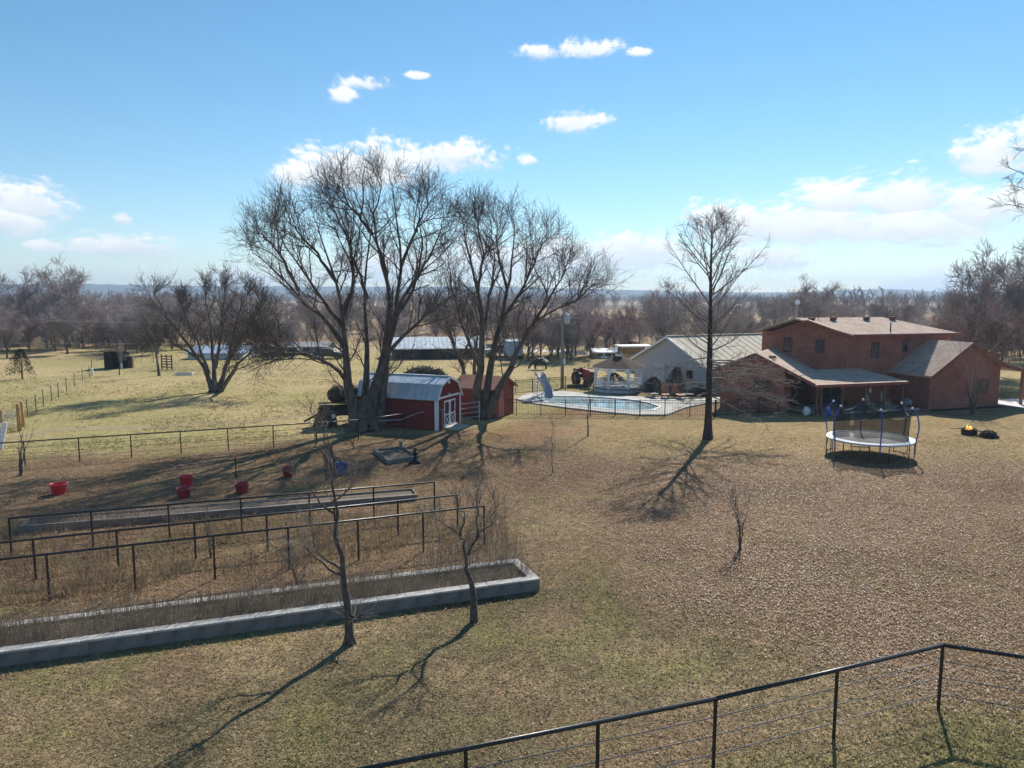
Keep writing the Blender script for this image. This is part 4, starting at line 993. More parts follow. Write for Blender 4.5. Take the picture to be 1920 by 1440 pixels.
# ------------------------------------------------------------------ barns and sheds
def barn():
    Lc, Rc = Vector((12.9 * S, 77 * S, 0)), Vector((17.8 * S, 66.5 * S, 0)); Lc, Rc = Lc / S, Rc / S   # already at full height scale
    F = Frame(Rc, math.degrees(math.atan2(.424, .906)))
    W = (Lc - Rc).length; ze, za = 2.4, 4.85; LEN = 21
    t = thing('metal_barn', 'long grey metal barn with a cream ribbed roof behind the gazebo', 'barn', Rc, F.rz)
    gm = mat('grey_metal_wall', (.50, .48, .49), (.43, .41, .42), 2, .6, .3, stretch=(9, 9, .2))
    M().prism([(0, 0, 0), (0, W, 0), (0, W, ze), (0, W / 2, za), (0, 0, ze)], (LEN, 0, 0)).build('wall', gm, t)
    k = (za - ze) / (W / 2); rm = mat('cream_metal_roof', (.62, .555, .43), (.55, .49, .38), 1.2, .85, spec=.15)
    m = M(); slab(m, [(-.35, -.4, ze - k * .4 + .1), (LEN + .3, -.4, ze - k * .4 + .1), (LEN + .3, W / 2, za + .1), (-.35, W / 2, za + .1)], .08); slab(m, [(-.35, W / 2 + .004, za + .098), (LEN + .3, W / 2 + .004, za + .098), (LEN + .3, W + .4, ze - k * .4 + .1), (-.35, W + .4, ze - k * .4 + .1)], .08)
    rf = m.build('roof', rm, t)
    rib = M().bar((0, -.4, ze - k * .4 + .12), (0, W / 2 - .02, za + .12), .05, .02).mesh('rib', rm)
    for i in range(24): put('rib', rib, rf, (i * .9 - .3, 0, 0))
    M().box((LEN / 2, W / 2, za + .14), (LEN + .6, .35, .07)).build('ridge_cap', rm, rf)
    M().bar((-.37, -.4, ze - k * .4 + .02), (-.37, W / 2, za + .02), .04, .2).bar((-.372, W + .4, ze - k * .4 + .02), (-.372, W / 2 + .01, za + .02), .04, .2).build('trim', white, rf)
    M().box((-.03, W * .38, 1.05), (.07, 1.0, 2.1)).build('door', mat('barn_door', (.20, .2, .21), None, 3, .6), t)
    M().box((-.03, W * .62, 1.1), (.07, 1.9, 2.2)).build('garage_door', mat('barn_garage', (.62, .6, .6), None, 3, .6), t)
    M().box((-.04, W * .22, 1.5), (.06, .9, .8)).build('window', glass, t)
    # plank fence and shed roof left of the barn
    p0, p1 = G(1160, 692), G(1215, 700)
    d = (p1 - p0); t = thing('board_fence', 'tan board privacy fence beside the metal barn', 'fence', p0, math.atan2(d.y, d.x)); n = 14; L = d.length
    bm = M().box((0, 0, .95), (L / n - .02, .03, 1.9)).mesh('board', mat('tan_boards', (.45, .31, .18), (.33, .22, .13), 4, .85, .2, rnd=.2))
    for i in range(n): put('board', bm, t, (L / n * (i + .5), 0, 0))
    M().box((L / 2, .05, .5), (L, .06, .1)).box((L / 2, .05, 1.5), (L, .06, .1)).build('rail', porch_wood, t)
    t = thing('lean_to_shelter', 'small open shelter with a flat white roof behind the board fence', 'shelter', p0 + Vector((1.5, 6, 0)), .15)
    M().box((1.8, 1.2, 2.35), (4.6, 3.2, .16)).build('roof', white, t)
    pm = M().box((0, 0, 1.15), (.14, .14, 2.3)).mesh('post', porch_wood)
    for i in (0, 3.6):
        for j in (0, 2.4): put('post', pm, t, (i, j, 0))
    M().box((1.8, 2.5, 1.2), (3.5, .06, 2.2)).build('back_wall', mat('tan_boards_b', (.42, .29, .17), None, 4, .85), t)
barn()

def gambrel_shed():
    P0, P1 = Vector((-4.92, 47.75, 0)), Vector((-3.63, 50.84, 0)); d = (P1 - P0).normalized(); W = 3.35; LEN = 6.2
    rz = math.atan2(d.y, d.x)   # local x along the gable front, local y toward the back (left in the picture)
    t = thing('barn_shed', 'dark red barn-shaped shed with white trim and silver gambrel roof', 'shed', P0, rz)
    ze, zk, za = 2.15, 2.95, 3.35; ik = .55
    prof = [(0, 0, 0), (W, 0, 0), (W, 0, ze), (W - ik, 0, zk), (W / 2, 0, za), (ik, 0, zk), (0, 0, ze)]
    M().prism(prof, (0, LEN, 0)).build('wall', red_wood, t)
    rm = mat('silver_roof', (.72, .76, .80), (.50, .55, .61), 1.3, .36, .1, metal=.5, stretch=(1, 2.5, 1), detail=8)
    o = .12; R0 = [(-.16, ze - .12), (ik - .06, zk + .07), (W / 2, za + .1), (W - ik + .06, zk + .07), (W + .16, ze - .12)]
    names = []
    for i in range(4):
        (x0, z0), (x1, z1) = R0[i], R0[i + 1]; nx, nz = -(z1 - z0), x1 - x0; l = math.hypot(nx, nz); nx, nz = nx / l * .05, nz / l * .05
        q = M().prism([(x0, -o, z0), (x1, -o, z1), (x1 - nx, -o, z1 - nz), (x0 - nx, -o, z0 - nz)], (0, LEN + 2 * o, 0)).build('roof', rm, t)
        rb = M().bar((x0 + nx * .2, 0, z0 + nz * .2), (x1 + nx * .2, 0, z1 + nz * .2), .03, .03).mesh('rib', rm)
        for j in range(25): put('rib', rb, q, (0, -o + .03 + j * (LEN + 2 * o - .06) / 24, 0))
    M().bar((W / 2, -o, za + .12), (W / 2, LEN + o, za + .12), .22, .05).build('ridge_cap', rm, t)
    m = M()
    for i in range(4): (x0, z0), (x1, z1) = R0[i], R0[i + 1]; m.bar((x0, -o - .015, z0 - .07), (x1, -o - .015, z1 - .07), .03, .12)
    m.build('gable_trim', white, t)
    m = M().box((.05, -.02, ze / 2), (.14, .05, ze)).box((-.02, .10, ze / 2), (.05, .14, ze)).box((W - .05, -.02, ze / 2), (.14, .05, ze)).box((W / 2, -.021, ze - .02), (W - .3, .05, .13)); m.build('corner_trim', white, t)
    tl = M().box((0, 0, 0), (.15, .01, .02)).mesh('cleat', mat('grey_cleat', (.3, .3, .32), None, 4, .6))
    for i in range(5): put('cleat', tl, t, (.05, -.047, .25 + i * .4))
    M().box((W / 2, -.03, za - .28), (.26, .05, .2)).build('gable_vent', white, t)
    M().box((W / 2, -.05, ze + .12), (.1, .07, .12)).build('latch', white, t)
    dw, dh = .80, 1.72; blue = mat('dark_red_panel', (.17, .03, .03), None, 4, .6)
    for i in (-1, 1):
        cx = W / 2 + i * (dw / 2 + .015); z0 = .16
        dr = M().box((cx, -.035, z0 + dh / 2), (dw, .04, dh)).build('door', blue, t)
        m = M(); f = .1; y = -.062
        for c, d_ in (((cx - dw / 2 + f / 2, y, z0 + dh / 2), (f, .03, dh)), ((cx + dw / 2 - f / 2, y, z0 + dh / 2), (f, .03, dh)), ((cx, y, z0 + f / 2), (dw - 2 * f, .03, f)), ((cx, y, z0 + dh - f / 2), (dw - 2 * f, .03, f)), ((cx, y, z0 + dh * .44), (dw - 2 * f, .03, f))): m.box(c, d_)
        xa, xb, za_, zb = cx - dw / 2 + f, cx + dw / 2 - f, z0 + f, z0 + dh * .44 - f / 2
        m.bar((xa, y - .002, za_), (xb, y - .002, zb), .022, .08, up=(0, 1, 0)); m.bar((xa, y + .003, zb), (xb, y + .003, za_), .022, .08, up=(0, 1, 0))
        for sx in (-1, 1):
            for (zc, sz) in ((z0 + dh * .44 + f / 2, 1), (z0 + dh - f, -1)):
                x = cx + sx * (dw / 2 - f); m.prism([(x, y + .014, zc), (x - sx * .13, y + .014, zc), (x, y + .014, zc + sz * .13)], (0, -.026, 0))
        m.build('door_trim', white, dr)
        for z in (z0 + .25, z0 + dh * .55, z0 + dh - .2): M().box((cx + i * (dw / 2 - .08), y - .03, z), (.14, .02, .05)).build('hinge', black, dr)
    M().prism([(W / 2 - .95, -.02, .16), (W / 2 - .95, -1.1, .02), (W / 2 - .95, -1.1, -.02), (W / 2 - .95, -.02, -.02)], (1.9, 0, 0)).build('ramp', mat('pale_boards', (.55, .5, .42), (.42, .38, .32), 3, .85, .2), t)
gambrel_shed()

def pool_shed():
    P0, P1 = Vector((-1.22, 52.6, 0)), Vector((0.08, 55.1, 0)); d = (P1 - P0).normalized(); W = (P1 - P0).length; LEN = 3.4; ze, za = 2.15, 2.85
    t = thing('pool_shed', 'small brick-red gable-roofed shed at the corner of the pool fence', 'shed', P0, math.atan2(d.y, d.x))
    M().prism([(0, 0, 0), (W, 0, 0), (W, 0, ze), (W / 2, 0, za), (0, 0, ze)], (0, LEN, 0)).build('wall', red_bright, t)
    rm = mat('brown_shingle', (.33, .165, .12), (.25, .125, .09), 5, .9, .5); k = (za - ze) / (W / 2)
    for sg in (0, 1):
        x0, x1 = (-.25, W / 2) if not sg else (W + .25, W / 2 + .003)
        M().prism([(x0, -.25, ze - k * .25 + .05), (x1, -.25, za + .05), (x1, -.25, za + .11), (x0, -.25, ze - k * .25 + .11)], (0, LEN + .5, 0)).build('roof', rm, t)
    M().bar((-.25, -.27, ze - k * .25 + .05), (W / 2, -.27, za + .05), .03, .13).bar((W + .25, -.27, ze - k * .25 + .05), (W / 2 + .01, -.27, za + .05), .03, .13).build('fascia', trim_red, t)
    M().box((W * .3, -.03, 1.0), (.8, .05, 1.9)).build('door', mat('pinkish_door', (.5, .2, .16), None, 3, .7), t)
    M().box((W - .04, -.03, ze / 2), (.1, .05, ze)).build('corner_trim', trim_red, t)
    wh = M().box((W + .06, .15, 1.2), (.08, .22, .9)); wh.build('meter_box', white, t)
pool_shed()

def far_buildings():
    dk = mat('dark_boards', (.075, .06, .052), (.04, .033, .03), 1.5, .9, .3, stretch=(5, 5, .3))
    pm = mat('pale_tin', (.66, .70, .70), (.55, .59, .6), .6, .4, metal=.25)
    a, b = G(735, 674), G(905, 672); a.z = b.z = 0; L = (b - a).length; d = (b - a).normalized(); ze = PD(740, 653, a.y).z; D = 9
    t = thing('long_barn', 'long low dark barn with a pale ribbed metal roof across the pasture', 'barn', a, math.atan2(d.y, d.x))
    M().prism([(0, 0, 0), (0, D, 0), (0, D, ze), (0, D / 2, ze + 1.2), (0, 0, ze)], (L, 0, 0)).build('wall', dk, t)
    q = M(); slab(q, [(-.5, -.6, ze - .05), (L + .5, -.6, ze - .05), (L + .5, D / 2, ze + 1.3), (-.5, D / 2, ze + 1.3)], .1); slab(q, [(-.5, D / 2 + .01, ze + 1.29), (L + .5, D / 2 + .01, ze + 1.29), (L + .5, D + .6, ze - .05), (-.5, D + .6, ze - .05)], .1); q = q.build('roof', pm, t)
    rb = M().bar((0, -.6, ze - .03), (0, D / 2, ze + 1.32), .10, .07).mesh('rib', pm)
    for i in range(22): put('rib', rb, q, (i * L / 21, 0, 0))
    for i in range(4): M().box((L * (.14 + .22 * i), -.04, ze * .42), (2.0, .08, ze * .8)).build('stall_door', mat('stall', (.03, .025, .022), None, 2, .9), t)
    # black loafing shed
    a = G(196, 692); b = G(236, 691); d = (b - a).normalized(); L = (b - a).length; h = hz(196, 692, 661)
    t = thing('field_shed', 'small black open-fronted shed standing in the pasture', 'shed', a, math.atan2(d.y, d.x))
    bk = mat('black_boards', (.022, .018, .018), (.035, .028, .026), 2, .9, .3)
    M().box((.06, 1.2, h / 2), (.12, 2.4, h)).box((L - .06, 1.2, h / 2), (.12, 2.4, h)).box((L / 2, 2.4, h / 2), (L, .1, h)).box((L * .2, .0, h * .5), (L * .4, .1, h)).build('wall', bk, t)
    q = M(); slab(q, [(-.25, -.4, h + .14), (L + .25, -.4, h + .14), (L + .25, 2.7, h - .1), (-.25, 2.7, h - .1)], .08); q.build('roof', mat('rusty_tin', (.12, .07, .055), (.06, .045, .04), 2, .8), t)
    M().box((L + .35, .9, h * .36), (.6, .8, h * .72)).build('feed_box', rust, t); M().box((L * .82, -.1, .35), (.2, .15, .7)).build('white_board', white, t)
    # white house and shed seen through the pasture tree, grey trailer home left of the maple
    def cottage(label, u0, u1, vb, ve, va, wall, roof, dep=7, name='farm_house', dormer=False):
        a, b = G(u0, vb), G(u1, vb); L = (b - a).length; h = hz(u0, vb, ve); r = hz(u0, vb, va) - h; t = thing(name, label, 'house', a, math.atan2((b - a).y, (b - a).x))
        M().prism([(0, 0, 0), (0, dep, 0), (0, dep, h), (0, dep / 2, h + r * .9), (0, 0, h)], (L, 0, 0)).build('wall', wall, t)
        q = M(); slab(q, [(-.3, -.4, h), (L + .3, -.4, h), (L + .3, dep / 2, h + r), (-.3, dep / 2, h + r)], .12); slab(q, [(-.3, dep / 2 + .01, h + r - .01), (L + .3, dep / 2 + .01, h + r - .01), (L + .3, dep + .4, h), (-.3, dep + .4, h)], .12); q.build('roof', roof, t)
        for f in (.2, .5, .8):
            M().box((L * f, -.03, h * .55), (.9, .08, h * .4)).build('window', glass, t)
        M().box((L * .36, -.03, h * .4), (.9, .07, h * .78)).build('door', white, t)
    cottage('white house with a blue-grey tin roof behind the lone pasture tree', 352, 455, 674, 662, 650, mat('cottage_white', (.6, .6, .6), None, 2, .7), mat('blue_tin', (.42, .50, .62), (.36, .43, .54), 1, .5, metal=.2))
    cottage('grey low trailer home beyond the pasture beside parked cars', 535, 612, 662, 650, 643, mat('trailer_grey', (.34, .33, .35), None, 2, .7), mat('trailer_roof', (.30, .29, .31), None, 1, .7), 5, 'trailer_home')
    cottage('tan small outbuilding glimpsed between the trunks by the gravel road', 1115, 1165, 672, 660, 655, mat('tan_wall', (.5, .4, .28), None, 2, .8), white, 5, 'outbuilding')
far_buildings()

# ------------------------------------------------------------------ gazebo
def gazebo():
    c = G(1160, 738); c.y += 2.3; c.z = 0; c.x = (1160 - 960) / 1372 * c.y; Rr = 2.32; N = 8
    t = thing('gazebo', 'white eight-sided gazebo with brown shingle roof and cupola by the pool', 'gazebo', c, R(22.5) + math.atan2(c.x, c.y) * -1)
    P = lambda i, r, z: Vector((math.cos(i * math.pi / 4) * r, math.sin(i * math.pi / 4) * r, z))
    M().prism([P(i, Rr + .12, 0) for i in range(N)], (0, 0, .3)).build('floor', mat('gazebo_base', (.62, .64, .68), None, 3, .6), t)
    M().prism([P(i, Rr + .2, .3) for i in range(N)], (0, 0, .07)).build('deck', mat('deck_grey', (.30, .29, .29), None, 4, .8), t)
    ze = 2.30; pm = M().box((0, 0, (ze + .37) / 2), (.17, .17, ze - .37), ch=0).mesh('post', white)
    bal = M().box((0, 0, .72), (.05, .045, .62)).mesh('baluster', white); sp = M().box((0, 0, 0), (.03, .03, .16)).mesh('spindle', white)
    for i in range(N):
        a, b = P(i, Rr, 0), P(i + 1, Rr, 0); d = (b - a).normalized(); rz = math.atan2(d.y, d.x); L = (b - a).length
        put('post', pm, t, a, rz - R(22.5))
        mid = (a + b) / 2
        r = put('railing', M().box((0, 0, 1.06), (L - .12, .08, .06)).box((0, 0, .46), (L - .12, .06, .05)).mesh('railing', white), t, mid, rz)
        for k in range(9): put('baluster', bal, r, ((k - 4) * (L - .2) / 9, 0, .04))
        fr = put('frieze', M().box((0, 0, ze - .04), (L - .1, .09, .09)).box((0, 0, ze - .25), (L - .12, .06, .045)).mesh('frieze', white), t, mid, rz)
        for k in range(11): put('spindle', sp, fr, ((k - 5) * (L - .2) / 11, 0, ze - .155))
        m = M()
        for sg in (-1, 1):   # arched brackets
            q = [Vector((sg * (L / 2 - .06), -.02, ze - .27 - .52))]
            arc = [Vector((sg * (L / 2 - .06 - .62 * (1 - math.cos(x)) - .03), -.02, ze - .27 - .52 * (1 - math.sin(x)) - .02)) for x in np.linspace(0, math.pi / 2, 7)]
            q += arc + [Vector((sg * (L / 2 - .70), -.02, ze - .27)), Vector((sg * (L / 2 - .06), -.02, ze - .27))]
            m.prism(q, (0, .04, 0))
        put('bracket', m.mesh('bracket', white), t, mid, rz)
    zt = 3.25
    for i in range(N):
        a, b = P(i, Rr + .3, ze), P(i + 1, Rr + .3, ze); q, w = P(i, .34, zt), P(i + 1, .34, zt)
        slab(M(), [a, b, w, q], .07).build('roof', shingle_dk, t)
    M().prism([P(i, Rr + .31, ze - .1) for i in range(N)], (0, 0, .075)).build('eave', white, t)
    M().prism([P(i, .36, zt - .08) for i in range(N)], (0, 0, .34)).build('cupola', white, t)
    q = M(); q.add([P(i, .46, zt + .25) for i in range(N)] + [Vector((0, 0, zt + .5))], [tuple(range(7, -1, -1))] + [(i, (i + 1) % 8, 8) for i in range(8)]); q.build('cupola_roof', shingle_dk, t)
    M().lathe([(.04, 0), (.03, .2), (.07, .28), (.02, .36)], 8, (0, 0, zt + .45)).build('finial', shingle_dk, t)
gazebo()

# ------------------------------------------------------------------ pool, deck, slide, loungers
def pool():
    outer = [G(u, v) for u, v in ((968, 750), (1000, 758), (1060, 766), (1130, 774), (1200, 780), (1250, 780), (1285, 766), (1330, 757), (1362, 754), (1362, 744), (1310, 747), (1250, 747), (1180, 745), (1110, 741), (1060, 735), (1010, 737), (985, 741))]
    inner = [G(u, v) for u, v in ((1000, 750), (1030, 757), (1075, 763), (1130, 769), (1180, 773), (1222, 772), (1240, 765), (1215, 757), (1180, 751), (1130, 747), (1080, 745), (1040, 745), (1012, 746))]
    c = sum(inner, Vector()) / len(inner)
    def cast(poly, n):
        out = []
        for i in range(n):
            a = 2 * math.pi * i / n; d = Vector((math.cos(a), math.sin(a), 0)); best = 0
            for j in range(len(poly)):
                p, q = poly[j] - c, poly[(j + 1) % len(poly)] - c; e = q - p; den = d.x * e.y - d.y * e.x
                if abs(den) < 1e-9: continue
                s_ = (p.x * e.y - p.y * e.x) / den; w = (p.x * d.y - p.y * d.x) / den
                if s_ > 0 and -1e-6 <= w <= 1 + 1e-6: best = max(best, s_)
            out.append(c + d * best)
        return out
    n = 96; A, B = cast(outer, n), cast(inner, n); m = M(); z = .11
    vs = [p + UP * z for p in A] + [p + UP * z for p in B] + [p - UP * .02 for p in A] + [p + UP * .02 for p in B]
    fs = []
    for i in range(n):
        j = (i + 1) % n; fs += [(i, j, n + j, n + i), (2 * n + i, 2 * n + j, j, i), (n + i, n + j, 3 * n + j, 3 * n + i)]
    m.add(vs, fs); kind(m.build('pool_deck', conc), 'structure')
    wm = bpy.data.materials.new('pool_water'); wm.use_nodes = True; t = NT(wm.node_tree)
    o = t.n('ShaderNodeOutputMaterial'); b = t.n('ShaderNodeBsdfPrincipled'); t.l(b.outputs[0], o.inputs[0]); b.inputs['Roughness'].default_value = .08; b.inputs['Specular IOR Level'].default_value = .5
    tc = t.n('ShaderNodeTexCoord'); n1 = t.noise(tc.outputs['Object'], .8, 6, .7); n2 = t.noise(tc.outputs['Object'], 3.2, 5, .7)
    cc = t.mix(t.smooth(n1, .42, .62), (.50, .58, .60), (.27, .40, .43)); cc = t.mix(t.math('MULTIPLY', t.smooth(n2, .52, .62), .75), cc, (.09, .15, .11))
    t.l(cc, b.inputs['Base Color']); bp = t.n('ShaderNodeBump'); bp.inputs['Strength'].default_value = .12; t.l(n2, bp.inputs['Height']); t.l(bp.outputs[0], b.inputs['Normal'])
    kind(M().add([p + UP * .05 for p in B], [tuple(range(n))]).build('pool_water', wm), 'structure')
    cop = M(); 
    for i in range(n): cop.bar(B[i] + UP * .115, B[(i + 1) % n] + UP * .115, .28, .05)
    kind(cop.build('pool_coping', mat('coping', (.72, .72, .70), None, 3, .7)), 'structure')
    # wind-blown cover bunched along the shallow end
    # slide
    p = G(1012, 748); t = thing('pool_slide', 'grey-blue curved pool slide with a ladder on the pool deck', 'slide', (p.x, p.y, .1), R(-72))
    sm = mat('slide_plastic', (.40, .43, .48), (.33, .36, .41), 3, .35)
    path = catmull([(-.35, 0, 1.98), (.05, .0, 1.95), (.45, .05, 1.6), (.8, .22, 1.1), (1.15, .3, .65), (1.55, .2, .38), (1.95, .1, .28)], 22); m = M(); prof = [(-.34, .26), (-.31, .02), (-.17, -.05), (.17, -.05), (.31, .02), (.34, .26), (.38, .26), (.35, -.03), (.2, -.1), (-.2, -.1), (-.35, -.03), (-.38, .26)]; vs = []
    for i, q in enumerate(path):
        d = (path[min(i + 1, 21)] - path[max(i - 1, 0)]).normalized(); sd_ = d.cross(UP).normalized(); u_ = sd_.cross(d)
        vs += [q + sd_ * a + u_ * b_ for a, b_ in prof]
    k = len(prof); m.add(vs, [(i * k + j, i * k + (j + 1) % k, (i + 1) * k + (j + 1) % k, (i + 1) * k + j) for i in range(21) for j in range(k)] + [tuple(range(k - 1, -1, -1)), tuple(range(21 * k, 22 * k))]); m.build('chute', sm, t, True)
    for sg in (-1, 1):
        M().tube([(-.85, sg * .28, 0), (-.45, sg * .28, 1.9), (-.3, sg * .28, 2.5), (-.05, sg * .28, 2.55), (.1, sg * .3, 2.1)], .022, 7).build('handrail', galv, t)
        M().tube([(.1, sg * .25, 0), (.1, sg * .25, 1.85)], .03, 7).build('leg', galv, t); M().tube([(1.15, sg * .25, 0), (1.15, sg * .25, .6)], .03, 7).build('leg', galv, t)
    st = M().box((0, 0, 0), (.2, .54, .04)).mesh('step', white)
    for i in range(6): put('step', st, t, (-.8 + i * .065, 0, .25 + i * .3))
    # loungers and chairs
    def lounger(label, u, v, rz, fm, sm_, back=R(70)):
        p = G(u, v); t = thing('sun_lounger', label, 'lounger', (p.x, p.y, .1 if v > 747 else .1), rz)
        M().box((.55, 0, .36), (1.25, .62, .05)).build('seat', sm_, t)
        q = M().box((0, 0, .4), (.06, .62, .85), ch=.02).build('backrest', sm_, t); q.location = (-.1, 0, .36); q.rotation_euler = (0, R(-22), 0)
        lm = M().box((0, 0, .17), (.05, .05, .34)).mesh('leg', fm)
        for i in (.05, 1.05):
            for j in (-.27, .27): put('leg', lm, t, (i, j, 0))
        for j in (-.3, .3): M().bar((-.1, j, .36), (1.15, j, .36), .04, .05).build('frame_rail', fm, t)
    og = mat('orange_sling', (.48, .19, .10), (.4, .15, .08), 5, .7); bkf = mat('black_sling', (.025, .025, .028), None, 5, .7); fr = mat('bronze_frame', (.14, .09, .065), None, 5, .5); wf = mat('white_frame', (.7, .68, .64), None, 5, .5)
    lounger('black lounge chair with a white frame beside the gazebo', 1221, 746, R(-82), wf, bkf)
    lounger('orange sling chair with bronze legs nearer the gazebo on the pool deck', 1247, 747, R(-100), fr, og)
    lounger('orange-red sling chair between another orange chair and the dark lounger', 1268, 748, R(-75), fr, og)
    lounger('low dark lounger with a raised back set sideways by the pin oak', 1298, 749, R(175), fr, bkf)
pool()

# ------------------------------------------------------------------ fences
def pole_fence(name, label, pts, h, rail_r, post_r, wires, npost, mt=pipe, wm=wire, group=None, wire_r=.009, skip_first=False, cat='fence'):
    """straight runs of pipe: top rail, posts, horizontal rods; npost posts spread over each run"""
    o = Vector((pts[0].x, pts[0].y, 0)); t = thing(name, label, cat, o, 0, group)
    pm = M().tube([(0, 0, -.1), (0, 0, h)], post_r, 8).mesh('post', mt); seen = []
    for r_ in range(len(pts) - 1):
        a, b = pts[r_] - o, pts[r_ + 1] - o
        M().tube([a + UP * h, b + UP * h], rail_r, 10).build('top_rail', mt, t, True)
        for w in wires: M().tube([a + UP * h * w, (a + b) / 2 + UP * (h * w - .012), b + UP * h * w], wire_r, 5).build('rod', wm, t)
        k = npost[r_]
        for i in range(k):
            p = a.lerp(b, i / (k - 1))
            if any((p - q).length < .1 for q in seen): continue
            seen.append(p); put('post', pm, t, p)
    return t
c0 = G(1762, 1330); hR = 1.45
lf = G(1342, 1310, hR); lf.z = 0; tc_ = G(1765, 1210, hR); tc_.z = 0; c0 = (c0 + tc_) / 2
dirL = (lf - c0).normalized(); mid_ = c0 + dirL * (lf - c0).length; e2 = G(690, 1440, hR); e2.z = 0; endL = mid_ + (e2 - mid_).normalized() * ((e2 - mid_).length * 1.5)
rr_ = PD(1920, 1234, 14.0); 
rq = G(1920, 1232, hR); rq.z = 0; dirR = (rq - c0).normalized(); endR = c0 + dirR * 7.8
pole_fence('pipe_fence', 'black pipe fence with steel rods turning a corner on the lawn', [endL, mid_, c0, endR], hR, .042, .036, (.24, .50, .75), [5, 3, 4], wire_r=.011)
hT = 1.36
def trellis(label, u0, v0, u1, v1, k, h):
    b, a = G(u1, v1), G(u0, v0); pole_fence('vine_trellis', label, [a, b], h, .036, .034, (.25, .5, .75), [k], group=None, wire_r=.006, cat='trellis')
trellis('black pipe trellis nearest the weedy block bed', -80, 1149, 908, 1020, 8, 1.40)
trellis('black pipe trellis in the middle of three parallel ones', -100, 1107, 858, 990, 8, 1.30)
trellis('black pipe trellis along the shallow timber bed', 22, 1041, 815, 962, 7, 1.30)
a, b = G(-60, 881), G(672, 826)
pole_fence('pipe_fence', 'dark pipe fence dividing the yard from the pasture', [a, b, G(760, 812)], 1.28, .034, .032, (.25, .5, .75), [9, 2])
t = thing('loose_rail', 'bent silver pipe sloping past the shed wall', 'pipe', G(750, 806)); pa = G(750, 806)
M().tube([PD(672, 790, pa.y) - pa, PD(750, 787, pa.y) - pa, PD(786, 774, pa.y) - pa, PD(830, 768, pa.y) - pa], .028, 7).build('pipe', galv, t); M().tube([PD(672, 790, pa.y) - pa, (PD(672, 790, pa.y) - pa) * 1 - UP * PD(672, 790, pa.y).z], .028, 7).build('leg', galv, t); M().tube([(PD(830, 768, pa.y) - pa), (PD(830, 768, pa.y) - pa) - UP * PD(830, 768, pa.y).z], .028, 7).build('leg', galv, t)
def steel_gate():
    p0, p1 = G(858, 793), G(899, 790); t = thing('steel_gate', 'silver pipe gate between the barn-shaped shed and the maple', 'gate', p0); d = p1 - p0
    for i, z in enumerate((.25, .6, .95, 1.3)): M().tube([UP * z, d + UP * (z + .12)], .025, 7).build('bar', galv, t)
    M().tube([(0, 0, 0), (0, 0, 1.6)], .04, 8).build('post', galv, t); M().tube([d, d + UP * 1.45], .03, 8).build('stile', galv, t)
steel_gate()
def picket_fence(label, pts, h, sp=.115):
    o = Vector((pts[0].x, pts[0].y, 0)); t = thing('picket_fence', label, 'fence', o)
    pk = M().box((0, 0, h / 2 + .02), (.017, .017, h - .02)).mesh('picket', black); ps = M().box((0, 0, h / 2), (.06, .06, h + .04)).box((0, 0, h + .04), (.075, .075, .03)).mesh('post', black)
    for a, b in zip(pts[:-1], pts[1:]):
        a, b = a - o, b - o; L = (b - a).length; rz = math.atan2((b - a).y, (b - a).x)
        for z in (.12, h - .2, h - .02): M().bar(a + UP * z, b + UP * z, .03, .035).build('rail', black, t)
        n = int(L / sp); npn = max(1, round(L / 1.85))
        for i in range(1, n): put('picket', pk, t, a.lerp(b, i / n), rz)
        for i in range(npn + 1): put('post', ps, t, a.lerp(b, i / npn), rz)
picket_fence('black picket fence along the lawn side of the pool', [G(926, 778), G(968, 779), G(1340, 781)], 1.2)
picket_fence('black picket fence in the shade before the left wing of the brick house', [G(1342, 781), F1.w(-2.3 * S, .0)], 1.2)
picket_fence('black picket fence behind the slide on the pasture side of the pool', [G(966, 739), G(1060, 731), G(1112, 733)], 1.25, .13)
